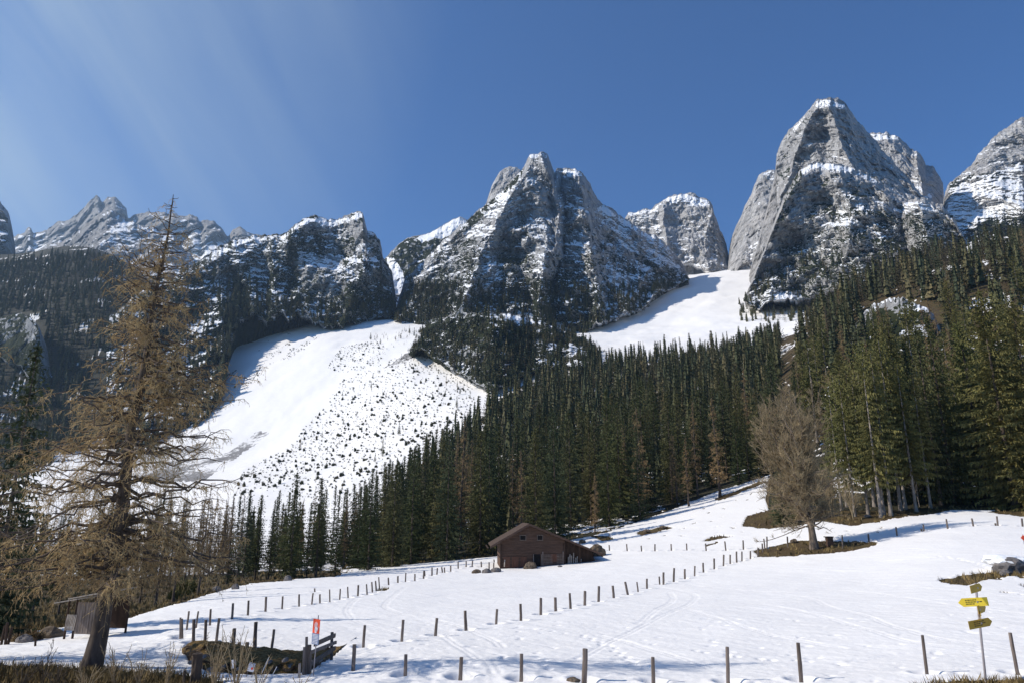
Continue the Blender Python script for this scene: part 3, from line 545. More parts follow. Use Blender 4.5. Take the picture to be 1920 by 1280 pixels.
MS['buttress'] = massif('front_buttress', 'broad lower buttress of the tallest tower with dwarf pine on its left crest',
    [(1396,560),(1406,535),(1420,500),(1436,460),(1448,425),(1458,400),(1470,372),(1480,352),(1490,335),(1500,320),(1513,311),(1532,304),(1552,306),(1570,308),(1592,313),(1617,321),(1635,333),(1650,345),(1668,360),(1685,372),(1700,377),(1715,373),(1735,374),(1752,381),(1768,388),(1782,404),(1796,425),(1808,445),(1830,480)],
    [(1396,566),(1420,584),(1450,572),(1500,580),(1560,560),(1620,560),(1700,540),(1830,520)], [(1396,1010),(1500,970),(1620,930),(1830,880)], [(1396,1090),(1480,1110),(1570,1080),(1700,1030),(1830,970)], M['rock_light'], 620, 330, seed=13, snow=-0.02, veg=-0.2, vegtop=0.75, bed=0.2, pw=1.0,
    crests=[([(1490,335),(1440,440),(1405,550)],22,70),([(1570,308),(1600,400),(1580,500)],24,30),([(1690,380),(1690,440),(1700,480)],14,-30),([(1720,375),(1740,450)],16,40)],
    snowp=[([(1500,318),(1540,304),(1617,320),(1650,345),(1640,348),(1600,328),(1540,312),(1500,326)],.5),([(1680,388),(1700,380),(1745,384),(1755,396),(1700,398),(1675,400)],.85),([(1560,360),(1620,370),(1700,400),(1650,440),(1570,420)],.2),([(1570,385),(1590,380),(1595,400),(1572,402)],.5),([(1420,555),(1500,545),(1510,575),(1430,580)],.6),([(1640,440),(1680,420),(1690,440),(1650,450)],.6)],
    vegp=[([(1490,330),(1500,322),(1500,345),(1480,400),(1460,430),(1440,460),(1428,470),(1448,420)],1.1),([(1500,330),(1600,335),(1650,370),(1620,400),(1520,400)],.15),([(1640,400),(1800,400),(1830,500),(1640,500)],.55),([(1540,380),(1640,400),(1620,470),(1570,440)],.35),([(1396,560),(1430,500),(1450,500),(1440,560)],.5)])
MS['valley'] = massif('valley_cliff', 'grey streaked cliff band in the wooded far left valley side',
    [(-60,640),(-30,618),(0,602),(30,590),(56,594),(72,612),(84,640),(92,672),(98,700)], [(-60,670),(0,676),(40,692),(60,730),(80,742),(98,712)], None, 60, M['rock_dark'], 150, 90, seed=16, big=0.15, rough=0.5, snow=-0.1, veg=0.35, vegtop=1.0, ledge=.3, back=90, jag=1.0)
MS['outcrop'] = massif('rock_outcrop', 'broken rocky outcrop with snow patches among the trees of the right hillside',
    [(1585,640),(1600,612),(1622,585),(1650,566),(1685,560),(1725,572),(1752,592),(1775,640)], [(1585,650),(1620,660),(1690,668),(1745,672),(1775,655)], None, 30, M['rock_dark'], 160, 70, seed=15, big=0.05, rough=0.22, snow=0.12, veg=0.1, vegtop=1.0, ledge=.3, back=60, jag=1.5)
MS['right'] = massif('right_mountain', 'mountain flank with a pale rock crest above a wide snowfield at the right edge',
    [(1762,430),(1768,386),(1772,362),(1777,349),(1788,339),(1801,329),(1810,320),(1820,312),(1827,302),(1832,294),(1842,283),(1851,272),(1866,258),(1882,244),(1894,236),(1904,229),(1920,219),(1980,190),(2100,140),(2300,110)],
    [(1762,470),(1820,490),(1920,480),(2300,470)], [(1762,1150),(2300,1100)], [(1762,1500),(1920,1560),(2300,1500)], M['rock_light'], 480, 260, seed=14, snow=0.05, veg=-0.1, vegtop=0.6, big=0.7, bed=0.3,
    snowp=[([(1768,420),(1775,380),(1800,350),(1830,330),(1880,320),(1960,300),(2300,280),(2300,380),(1920,400),(1850,410),(1800,450)],.65)],
    vegp=[([(1775,350),(1801,329),(1830,325),(1800,360),(1780,375)],.8),([(1840,340),(1880,320),(1890,340),(1850,365)],.9),([(1780,430),(1860,395),(1920,385),(2100,380),(2100,470),(1800,480)],.6),([(1830,330),(1920,310),(1920,325),(1830,345)],.6)])

# ------------------------------------------------------------------ vegetation builders
def unit(a_): return a_ / (np.linalg.norm(a_, axis=-1, keepdims=True) + 1e-9)
def spawn(par, rng, dens=None, count=None, s0=0.1, s1=1.0, length=None, ang=(60, 80), grav=0.0, k=4, flat=0.0, upb=0.0):
    """children polylines (m,k,3) along parents (n,K,3); length(s, plen, rng)"""
    seg = np.linalg.norm(np.diff(par, axis=1), axis=2); pl = seg.sum(1)
    cnt = rng.poisson(pl * dens) if dens is not None else np.full(len(par), count)
    idx = np.repeat(np.arange(len(par)), cnt); m = len(idx); s = rng.uniform(s0, s1, m)
    K = par.shape[1]; f = s * (K - 1); i = np.minimum(f.astype(int), K - 2); fr = (f - i)[:, None]
    p0 = par[idx, i] * (1 - fr) + par[idx, i + 1] * fr; tan = unit(par[idx, i + 1] - par[idx, i])
    rnd = rng.normal(size=(m, 3)); rnd[:, 2] = rnd[:, 2] * (1 - flat) + upb
    perp = unit(rnd - (rnd * tan).sum(1)[:, None] * tan); A_ = np.radians(rng.uniform(*ang, m))[:, None]
    d = unit(tan * np.cos(A_) + perp * np.sin(A_)); L = length(s, pl[idx], rng, p0, d)[:, None]
    t = np.linspace(0, 1, k)[None, :, None]
    g = grav if callable(grav) else (lambda s_, p_: np.full(m, grav))
    P = p0[:, None] + d[:, None] * t * L[:, None]
    P[..., 2] += (g(s, p0)[:, None] * L) * (t[..., 0] ** 2)
    if k > 2: P[:, 1:] += rng.normal(size=(m, k - 1, 3)) * (0.03 * L[:, None])
    return P, s
def tubes(P, r0, r1, sides=3):
    n, K, _ = P.shape; tan = unit(np.gradient(P, axis=1)); ref = np.where(np.abs(tan[..., 2:3]) > 0.9, np.array([1.0, 0, 0]), np.array([0, 0, 1.0]))
    a_ = unit(np.cross(tan, ref)); b_ = np.cross(tan, a_); r0 = np.broadcast_to(r0, (n,)); r1 = np.broadcast_to(r1, (n,))
    r = r0[:, None] + (r1 - r0)[:, None] * np.linspace(0, 1, K)[None]
    th = np.linspace(0, 2 * np.pi, sides, endpoint=False)
    V = P[:, :, None] + r[:, :, None, None] * (a_[:, :, None] * np.cos(th)[:, None] + b_[:, :, None] * np.sin(th)[:, None])
    idx = np.arange(n * K * sides).reshape(n, K, sides); nx = np.roll(idx, -1, 2)
    Fq = np.stack([idx[:, :-1], nx[:, :-1], nx[:, 1:], idx[:, 1:]], -1).reshape(-1, 4)
    return V.reshape(-1, 3), Fq
def slivers(P, w, rng):
    """one thin triangle per two-point twig"""
    p0, p1 = P[:, 0], P[:, -1]; d = unit(p1 - p0); sd = unit(np.cross(d, rng.normal(size=d.shape))) * np.broadcast_to(w, (len(P),))[:, None]
    V = np.stack([p0 - sd, p0 + sd, p1], 1).reshape(-1, 3); return V, np.arange(len(V)).reshape(-1, 3)
def q2t(Fq): return np.concatenate([Fq[:, [0, 1, 2]], Fq[:, [0, 2, 3]]])
def join(parts):
    Vs, Fs, o = [], [], 0
    for V, Fc in parts: Vs.append(V); Fs.append((q2t(Fc) if Fc.shape[1] == 4 else Fc) + o); o += len(V)
    return np.concatenate(Vs), np.concatenate(Fs)

def foliage_mat(name, stops, rough=0.8, tr=0.15):
    m, t, b = new_mat(name, rough, 0.15); oi = t.nodes.new('ShaderNodeObjectInfo')
    k = math_(t, 'FRACT', math_(t, 'ADD', oi.outputs['Random'], attr(t, 'tint')))
    n = noise(t, objco(t), 0.9, 3, 0.6); c = ramp(t, k, stops)
    c = mixc(t, 1.0, c, ramp(t, n, [(0.3, (0.6, 0.6, 0.62)), (0.7, (1.35, 1.32, 1.2))]), 'MULTIPLY')
    t.links.new(c, b.inputs['Base Color']); b.inputs['Subsurface Weight'].default_value = 0.0
    return m
M['needles'] = foliage_mat('spruce_needles', [(0, (0.055, 0.070, 0.030)), (0.3, (0.095, 0.100, 0.038)), (0.5, (0.062, 0.078, 0.040)), (0.8, (0.135, 0.120, 0.048)), (1, (0.078, 0.088, 0.038))])
M['needles_olive'] = foliage_mat('olive_needles', [(0, (0.125, 0.125, 0.042)), (0.5, (0.175, 0.155, 0.058)), (1, (0.13, 0.135, 0.048))])
M['needles_far'] = foliage_mat('far_needles', [(0, (0.052, 0.064, 0.036)), (0.3, (0.110, 0.108, 0.050)), (0.5, (0.058, 0.072, 0.044)), (0.75, (0.165, 0.135, 0.070)), (0.9, (0.115, 0.105, 0.054)), (1, (0.066, 0.074, 0.044))])
M['larch_far'] = foliage_mat('larch_twigs_far', [(0, (0.115, 0.092, 0.062)), (0.5, (0.165, 0.125, 0.082)), (1, (0.10, 0.086, 0.062))])
M['larch'] = foliage_mat('larch_twigs', [(0, (0.27, 0.185, 0.095)), (0.5, (0.32, 0.22, 0.115)), (1, (0.22, 0.16, 0.09))])
M['larch_gold'] = foliage_mat('golden_larch_twigs', [(0, (0.46, 0.325, 0.165)), (1, (0.46, 0.325, 0.165))])
M['maple'] = foliage_mat('grey_brown_twigs', [(0, (0.29, 0.225, 0.14)), (1, (0.29, 0.225, 0.14))])
M['pine'] = foliage_mat('dwarf_pine', [(0, (0.045, 0.052, 0.030)), (0.5, (0.070, 0.074, 0.040)), (1, (0.09, 0.08, 0.05))])
M['bark'] = simple_mat('bark', (0.045, 0.033, 0.026), (0.15, 0.115, 0.09), 5.0, 0.95, (1, 1, 0.25), 0.03, 0.15)
M['bark_pale'] = simple_mat('pale_bark', (0.13, 0.105, 0.085), (0.34, 0.29, 0.25), 4.0, 0.9, (1, 1, 0.3), 0.03, 0.15)
M['bark_maple'] = simple_mat('maple_bark', (0.10, 0.075, 0.055), (0.27, 0.205, 0.15), 3.0, 0.95, (1, 1, 0.35), 0.05)
M['twig_dark'] = simple_mat('dark_twigs', (0.05, 0.038, 0.028), (0.11, 0.085, 0.06), 3.0, 0.95)

def trunk_poly(h, rng, bend=0.01, k=12):
    z = np.linspace(-0.5, h, k); x = np.cumsum(rng.normal(size=k)) * h * bend * 0.3; y = np.cumsum(rng.normal(size=k)) * h * bend * 0.3
    P = np.stack([x - x[0], y - y[0], z], -1)[None]; return P
def make_trunk(P, r, top=0.04, sides=9, flare=1.0):
    K = P.shape[1]; V, Fq = tubes(P, r, top, sides)
    V = V.reshape(1, K, sides, 3); c = P[:, :, None]
    f = 1 + flare * 0.45 * np.exp(-np.clip(P[0, :, 2] + 0.2, 0, 99) / (r * 1.6)); V = c + (V - c) * f[None, :, None, None]
    return V.reshape(-1, 3), q2t(Fq)
def spruce_mesh(h, rmax, clear, seed, sparse=1.0, dead=False, droop=0.35, pw=0.8, tri=1.0, step=0.36):
    rng = np.random.default_rng(seed); z = clear * h; V = []; zs = []
    while z < h * 0.985:
        zs.append(z); z += (0.42 + 0.25 * (1 - z / h)) * sparse * h / 24
    base, out, side, ln = [], [], [], []
    for z in zs:
        f = (z - clear * h) / (h * (1 - clear)); r = rmax * (1 - f) ** pw * (0.75 + 0.25 * min(1, f * 8)) + 0.12
        n = rng.integers(5, 8)
        for a_ in rng.uniform(0, 2 * np.pi) + np.arange(n) * 2 * np.pi / n + rng.normal(size=n) * 0.25:
            L = r * rng.uniform(0.68, 1.16); dv = np.array([math.cos(a_), math.sin(a_), 0]); zz = z + rng.normal() * 0.15
            k = max(2 if step < .5 else 1, int(L / step)); s = (np.linspace(0.18, 1, k) if k > 1 else np.array([0.45])) + rng.normal(size=k) * 0.02
            p = dv * (s * L)[:, None]; dz = (0.12 if f > 0.7 else -droop) * s * L + 0.22 * s ** 2 * L * (1 if f < .7 else 1.6)
            p[:, 2] = zz + dz; base.append(p); out.append(np.repeat(dv[None], k, 0)); side.append(np.repeat(np.array([[-dv[1], dv[0], 0]]), k, 0))
            ln.append((1 - 0.45 * s) * (0.45 + 0.16 * L))
    B, O, S, L = map(np.concatenate, (base, out, side, ln)); m = len(B); L = L[:, None] * rng.uniform(0.75, 1.25, (m, 1)) * h / 24 * tri
    Z = np.array([[0, 0, 1.0]]); tris = []
    for sg in (-1, 1):
        tip = B + S * sg * L * 0.62 + O * L * 0.55 - Z * L * rng.uniform(0.1, 0.5, (m, 1))
        wv = O * L * 0.17 + rng.normal(size=(m, 3)) * 0.03
        tris.append(np.stack([B - wv, B + wv + Z * 0.03, tip], 1))
    tip = B + O * L * 0.25 + S * rng.normal(size=(m, 1)) * 0.1 - Z * L * rng.uniform(0.6, 1.15, (m, 1)); tris.append(np.stack([B - O * L * 0.24, B + O * L * 0.26, tip], 1))
    tip = B + O * L * 0.8 + Z * L * 0.12; tris.append(np.stack([B - S * L * 0.16, B + S * L * 0.16, tip], 1))
    T = np.concatenate(tris).reshape(-1, 3); T = T + rng.normal(size=T.shape) * 0.035
    # leader
    top = np.array([[[-.09, 0, h * .965], [.09, 0, h * .965], [0, 0, h * 1.01]], [[0, -.09, h * .965], [0, .09, h * .965], [0, 0, h * 1.01]]]).reshape(-1, 3)
    T = np.concatenate([T, top]); return T, np.arange(len(T)).reshape(-1, 3)
def larch_mesh(h, rmax, clear, seed, twig=0.018, dens=1.0, full=(0.85, 0.75)):
    rng = np.random.default_rng(seed); tr = trunk_poly(h, rng, 0.012, 14)
    prof = lambda s: rmax * np.clip((1 - s), 0.02, 1) ** full[1] * (0.7 + 0.3 * np.clip((s - clear) * 8, 0, 1))
    n = int(150 * dens)
    b1, s1 = spawn(tr, rng, count=n, s0=clear, s1=0.99, ang=(78, 104), k=6, flat=0.85,
                   length=lambda s, pl, r, p, d: prof(s) * r.uniform(0.55, 1.1, len(s)), grav=lambda s, p: np.where(s > 0.7, 0.25, -0.28 + 0.2 * s))
    b1[:, :, 2] += 0.05 * np.linspace(0, 1, 6)[None] ** 3 * np.linalg.norm(b1[:, -1] - b1[:, 0], axis=1)[:, None]
    b2, s2 = spawn(b1, rng, dens=4.2 * dens, s0=0.12, ang=(35, 75), k=3, flat=0.5, grav=-0.35, length=lambda s, pl, r, p, d: (0.25 + 0.28 * pl * (1 - s)) * r.uniform(0.4, 1.2, len(s)))
    t3, s3 = spawn(b2, rng, dens=11 * dens, s0=0.05, ang=(30, 80), k=2, grav=-0.25, length=lambda s, pl, r, p, d: r.uniform(0.1, 0.42, len(s)) * h / 22 + 0.05)
    L1 = np.linalg.norm(b1[:, -1] - b1[:, 0], axis=1)
    limbs = tubes(b1, 0.012 + 0.010 * L1, 0.006, 3)
    sub = tubes(b2, twig * 0.55, twig * 0.3, 3)
    return tr, join([limbs]), join([sub, slivers(t3, twig * 0.8, rng)])
COARSE = [(3.3, 1.0, 2.3), (5.0, 1.6, 3.3), (6.0, 2.2, 4.0)]
def low_forest(items, name, mat, label, kind_mesh='spruce', parent=None, seed=0, quality=0, wide=1.0):
    """one object for trees too many and too small to be things: items (x,y,z,h,r)"""
    rng = np.random.default_rng(seed); it = np.array(items, float); n = len(it)
    if kind_mesh == 'bush':
        K = 34; d = unit(rng.normal(size=(n, K, 3))); d[..., 2] = np.abs(d[..., 2]); off = rng.normal(size=(n, 1, 3)) * 0.25; off[..., 2] = 0
        c = (d * rng.uniform(0.2, 1, (n, K, 1)) + off * (rng.random((n, K, 1)) < .5) * 2); s_ = rng.uniform(0.22, 0.5, (n, K, 1)); a_ = unit(rng.normal(size=(n, K, 3)))
        c[..., 2] *= .6; T = np.stack([c - a_ * s_ * .4, c + a_ * s_ * .4, c + d * s_ * .5 + np.array([0, 0, 1.0]) * s_ * 1.3], 2); T[..., 0:2] *= it[:, None, None, 4:5]; T[..., 2] *= it[:, None, None, 3]; T += it[:, None, None, 0:3]
        me = np_mesh(name, T.reshape(-1, 3), np.arange(n * K * 3).reshape(-1, 3), mat, 3, False, dict(tint=np.repeat(rng.uniform(0, 1, n), K * 3)))
        return tag(link_mesh(name, me, parent), label, kind='stuff')
    VR = [spruce_mesh(24, [3.6, 3.0, 4.2, 3.3][k] * (1 if kind_mesh == 'spruce' else .9), 0.06, 900 + k, sparse=COARSE[quality][0], droop=.4, tri=COARSE[quality][2] * (1 if kind_mesh == 'spruce' else .6), step=COARSE[quality][1])[0] for k in range(4)]
    which = rng.integers(0, 4, n); Vs, Ts = [], []
    for k in range(4):
        q = it[which == k]; 
        if not len(q): continue
        V = VR[k]; a_ = rng.uniform(0, 6.28, len(q)); ca, sa = np.cos(a_), np.sin(a_); sz = q[:, 3] / 24; sx = sz * rng.uniform(0.85, 1.6, len(q)) * wide
        lx = (V[None, :, 0] * ca[:, None] - V[None, :, 1] * sa[:, None]) * sx[:, None] + V[None, :, 2] * (rng.normal(size=(len(q), 1)) * .02) * sz[:, None]; ly = (V[None, :, 0] * sa[:, None] + V[None, :, 1] * ca[:, None]) * sx[:, None]
        nq = len(q); th = np.arange(9) * 2 * np.pi / 9; lv = []
        for c_ in range(5):
            f0 = 0.05 + .19 * c_; zb_ = f0 + rng.normal(size=(nq, 9)) * .012; rr = (1 - f0) ** .8 * 3.4 * (.55 if quality == 0 else .68) * sx[:, None] * rng.uniform(.45, 1.25, (nq, 9)); rt = rng.uniform(0, 6, (nq, 1))
            ring = np.stack([q[:, 0:1] + rr * np.cos(th + rt), q[:, 1:2] + rr * np.sin(th + rt), q[:, 2:3] + q[:, 3:4] * zb_], -1); apx = np.stack([q[:, 0], q[:, 1], q[:, 2] + q[:, 3] * min(1.0, f0 + .34)], -1)[:, None]
            lv.append(np.stack([np.repeat(apx, 9, 1), ring, np.roll(ring, -1, 1)], 2))
        lv = np.concatenate(lv, 1).reshape(-1, 3)
        if kind_mesh == 'spruce': Vs.append(lv); Ts.append(np.repeat(rng.uniform(0, 1, nq), 45 * 3))
        Vs.append(np.stack([lx + q[:, 0:1], ly + q[:, 1:2], V[None, :, 2] * sz[:, None] + q[:, 2:3]], -1).reshape(-1, 3)); Ts.append(np.repeat(rng.uniform(0, 1, len(q)), len(V)))
    V = np.concatenate(Vs); me = np_mesh(name, V, np.arange(len(V)).reshape(-1, 3), mat, 3, False, dict(tint=np.concatenate(Ts))); print(name, n, len(V) // 3)
    return tag(link_mesh(name, me, parent), label, kind='stuff')

# prototypes (mesh data only; every tree below is an object of its own)
def mesh_of(name, VF, mat): return np_mesh(name, VF[0], VF[1], mat, 3)
PROTO = {}
def proto_spruce(key, h, rmax, clear, seed, mat, bark='bark', r=0.24, **kw):
    rng = np.random.default_rng(seed + 50); P = trunk_poly(h * 0.97, rng, 0.002)
    PROTO[key] = (h, mesh_of('trunk', make_trunk(P, r), M[bark]), mesh_of('crown', spruce_mesh(h, rmax, clear, seed, **kw), M[mat]))
for i in range(4): proto_spruce('full%d' % i, 24, [3.3, 3.8, 2.9, 3.5][i], 0.03, 20 + i, 'needles', droop=[.35, .45, .3, .4][i])
for i in range(3): proto_spruce('olive%d' % i, 24, [3.1, 3.6, 3.4][i], [0.30, 0.22, 0.26][i], 30 + i, 'needles_olive', bark='bark_pale', sparse=1.25, droop=.55, pw=0.55, r=0.26)
proto_spruce('edge0', 24, 3.9, 0.04, 41, 'needles_olive', droop=.5, pw=0.6, tri=.8, step=.26, sparse=.8); proto_spruce('edge1', 24, 4.4, 0.05, 42, 'needles_olive', droop=.55, pw=0.6, tri=.75, step=.24, sparse=.8)
for i in range(2): proto_spruce('thin%d' % i, 24, [2.3, 2.7][i], [0.06, 0.14][i], 45 + i, 'needles', sparse=1.15, r=0.18, tri=1.0)
def proto_larch(key, h, rmax, clear, seed, **kw):
    tr, limbs, tw = larch_mesh(h, rmax, clear, seed, **kw); V, Fc = make_trunk(tr, 0.26)
    V2, F2 = join([(V, Fc), limbs]); PROTO[key] = (h, mesh_of('trunk', (V2, F2), M['bark']), mesh_of('crown', tw, M['larch']))
for i in range(3): proto_larch('larch%d' % i, 22, [3.0, 2.5, 3.4][i], [0.16, 0.22, 0.12][i], 60 + i, twig=0.045, dens=[1.0, 0.95, 1.05][i])
def place_tree(key, name, p, h, label, cat, group=None, rz=None, wide=1.0, lean=None):
    H_, mt, mc = PROTO[key]; s = h / H_
    r = empty(name, p, random.uniform(0, 6.28) if rz is None else rz); r.scale = (s * wide, s * wide, s)
    if lean: r.rotation_euler.x, r.rotation_euler.y = lean
    tag(r, label, cat, group); link_mesh('trunk', mt, r); link_mesh('crown', mc, r); return r
def tree_px(key, name, u, v, vtop, label, cat='tree', group=None, wide=1.0, y0=20, y1=700):
    p = ground_at(u, v, y0, y1); b_ = (CY - vtop) / F; zt = p[1] * (ST + b_ * CT) / (CT - b_ * ST)
    return place_tree(key, name, p, max(1.0, zt - p[2]), label, cat, group, wide=wide), p

# ---- the big golden larch beside the viewer
def big_larch(name, u, v, y, utop, vtop, rmax, seed, label, dens=1.0, group=None):
    x0 = float(unproj(u, v, y)[0]); z0 = float(H(np.array(x0), np.array(y))) ; xt, _, zt = unproj(utop, vtop, y); h = zt - z0
    rng = np.random.default_rng(seed); k = 26; t = np.linspace(0, 1, k); z = -0.4 + (h + 0.4) * t
    lx = (xt - x0) * (t - 0.05 * np.sin(t * 3.1)) + 0.10 * np.sin(t * 9) * (1 - t) + 0.05 * np.sin(t * 23)
    P = np.stack([lx, 0.15 * np.sin(t * 5), z], -1)[None]
    pts = [(0, 2.0), (0.13, 2.8), (0.22, 4.6), (0.34, 4.7), (0.46, 4.4), (0.58, 3.8), (0.70, 3.0), (0.8, 2.2), (0.9, 1.15), (0.96, 0.5), (1, 0.12)]
    prof = lambda s: np.interp(s, [a_ for a_, _ in pts], [b_ for _, b_ in pts]) * rmax / 4.6
    b1, s1 = spawn(P, rng, count=int(240 * dens), s0=0.165, s1=0.99, ang=(72, 100), k=9, flat=0.85, length=lambda s, pl, r, p, d: prof(s) * r.uniform(0.5, 1.12, len(s)) * np.where(r.random(len(s)) < .07, 1.25, 1),
                   grav=lambda s, p: np.where(s > 0.72, 0.05, np.where(s < 0.2, -0.18, np.where(s < 0.35, -0.36, -0.22))))
    L1 = np.linalg.norm(b1[:, -1] - b1[:, 0], axis=1); tt = np.linspace(0, 1, 9); b1[:, :, 2] += (0.20 * L1)[:, None] * (tt ** 4)[None]
    b2, s2 = spawn(b1, rng, dens=3.1 * dens, s0=0.10, ang=(40, 80), k=4, flat=0.55, grav=-0.42, length=lambda s, pl, r, p, d: (0.22 + 0.30 * pl * (1.05 - s)) * r.uniform(0.35, 1.2, len(s)))
    b3, s3 = spawn(b2, rng, dens=8.0 * dens, s0=0.08, ang=(30, 75), k=3, grav=-0.45, length=lambda s, pl, r, p, d: r.uniform(0.10, 0.38, len(s)))
    t4, s4 = spawn(b3, rng, dens=13 * dens, s0=0.0, ang=(25, 80), k=2, grav=-0.1, length=lambda s, pl, r, p, d: r.uniform(0.03, 0.13, len(s)))
    tr = make_trunk(P, 0.315, 0.012, 12, 1.0)
    th = empty(name, (x0, y, z0)); tag(th, label, 'tree', group)
    o = link_mesh('trunk', mesh_of('trunk', tr, M['bark']), th)
    link_mesh('limbs', mesh_of('limbs', join([tubes(b1, 0.014 + 0.012 * L1, 0.008, 4)]), M['bark']), th)
    link_mesh('crown', mesh_of('crown', join([tubes(b2, 0.009, 0.006, 3), tubes(b3, 0.007, 0.005, 3), slivers(t4, 0.011, rng)]), M['larch_gold']), th)
    print('larch', name, len(b1), len(b2), len(b3), len(t4))
big_larch('larch_tree', 166, 1262, 27.0, 330, 368, 4.6, 11, 'huge golden-brown bare larch towering beside the small slatted shed')
big_larch('larch_tree', -150, 1240, 29.0, -90, 560, 4.4, 12, 'bare larch mostly cut off by the left edge of the photo', dens=0.75)

# ---- the lone bare maple on its island of turf
def maple():
    p = ground_at(1527, 1026, 60, 120); b_ = (CY - 722) / F; zt = p[1] * (ST + b_ * CT) / (CT - b_ * ST); h = zt - p[2]
    rng = np.random.default_rng(5); k = 9; t = np.linspace(0, 1, k)
    P = np.stack([-0.55 * t ** 1.3, 0 * t, -0.4 + (0.40 * h + 0.4) * t], -1)[None]
    cx, cz, rx, rz = -0.8, h * 0.52, 6.7, h * 0.485
    def inside(s, pl, r, q, d):
        # distance to an egg-shaped outline along d
        o = (q - np.array([cx, 0, cz])) / np.array([rx, rx, rz]); dd = d / np.array([rx, rx, rz])
        A_ = (dd ** 2).sum(1); B_ = 2 * (o * dd).sum(1); C_ = (o ** 2).sum(1) - 1
        return (-B_ + np.sqrt(np.maximum(B_ ** 2 - 4 * A_ * C_, 0))) / (2 * A_)
    lead, _ = spawn(P, rng, count=24, s0=0.35, ang=(4, 36), k=8, grav=0.12, length=lambda *a_: np.clip(inside(*a_), 1, 14) * 0.95)
    low, _ = spawn(P, rng, count=46, s0=0.30, s1=0.98, ang=(45, 100), k=8, flat=0.8, grav=-0.16, length=lambda *a_: np.clip(inside(*a_), 1.5, 7.5) * 1.0)
    fall = np.array([[[-0.2, 0, 3.0], [-1.2, -.3, 2.6], [-2.6, -.5, 2.2], [-4.2, -.8, 1.6], [-5.8, -1.0, 1.1], [-6.8, -1.2, .9], [-7.6, -1.2, .8], [-8.2, -1.3, .8]]])
    L = np.concatenate([lead, low, fall])
    cap = lambda lo, hi: (lambda s, pl, r, q, d: np.minimum(np.clip(inside(s, pl, r, q, d), lo, hi), (0.25 + 0.42 * pl * (1.1 - s))) * r.uniform(0.5, 1.05, len(s)))
    b2, _ = spawn(L, rng, dens=2.2, s0=0.15, ang=(28, 55), k=5, grav=0.18, length=cap(0.5, 4.0), upb=0.35)
    b3, _ = spawn(b2, rng, dens=3.6, s0=0.15, ang=(25, 55), k=4, grav=0.15, length=cap(0.3, 1.6), upb=0.3)
    t4, _ = spawn(b3, rng, dens=5.5, s0=0.1, ang=(20, 50), k=2, grav=0.1, length=lambda s, pl, r, q, d: r.uniform(0.2, 0.6, len(s)))
    th = empty('maple_tree', p); tag(th, 'lone leafless broad-crowned tree on an island of brown turf', 'tree')
    link_mesh('trunk', mesh_of('trunk', make_trunk(P, 0.48, 0.26, 11, 1.2), M['bark_maple']), th)
    l2 = np.linalg.norm(b2[:, -1] - b2[:, 0], axis=1)
    link_mesh('limbs', mesh_of('limbs', join([tubes(lead, 0.17, 0.03, 6), tubes(low, 0.10, 0.02, 5), tubes(fall, .07, .02, 4)]), M['bark_maple']), th)
    link_mesh('crown', mesh_of('crown', join([tubes(b2, 0.015 + 0.012 * l2, 0.012, 3), tubes(b3, 0.016, 0.009, 3), slivers(t4, 0.017, rng)]), M['maple']), th)
    print('maple', len(b2), len(b3), len(t4)); return p
MAPLE = maple()

# ---- small bare trees and shrubs from one recipe
def bare_shrub(name, p, h, spread, stems, seed, label, cat='shrub', mat='twig_dark', group=None, w=0.012, thick=None):
    rng = np.random.default_rng(seed); k = 6; t = np.linspace(0, 1, k); S = []
    for i in range(stems):
        a_ = rng.uniform(0, 6.28); q = rng.uniform(0.2, 1) * spread; hh = h * rng.uniform(0.6, 1)
        S.append(np.stack([math.cos(a_) * q * t ** 1.3, math.sin(a_) * q * t ** 1.3, -0.1 + hh * t], -1) + rng.normal(size=(k, 3)) * 0.02 * h * t[:, None])
    S = np.array(S); b2, _ = spawn(S, rng, dens=5.0 / max(h, 1) + 1.5, s0=0.25, ang=(25, 55), k=4, grav=0.1, length=lambda s, pl, r, q, d: pl * 0.42 * (1.1 - s) * r.uniform(0.5, 1.1, len(s)))
    t3, _ = spawn(b2, rng, dens=7.0 / max(h, 1) + 2, s0=0.1, ang=(25, 60), k=2, grav=0.05, length=lambda s, pl, r, q, d: r.uniform(0.08, 0.22, len(s)) * max(1, h * .5))
    th = empty(name, p); tag(th, label, cat, group)
    link_mesh('stems', mesh_of('stems', join([tubes(S, thick or w * 1.6, w * 0.6, 4)]), M[mat]), th)
    link_mesh('sprays', mesh_of('sprays', join([tubes(b2, w * 0.7, w * 0.4, 3), slivers(t3, w * 0.5, rng)]), M[mat]), th)
    return th

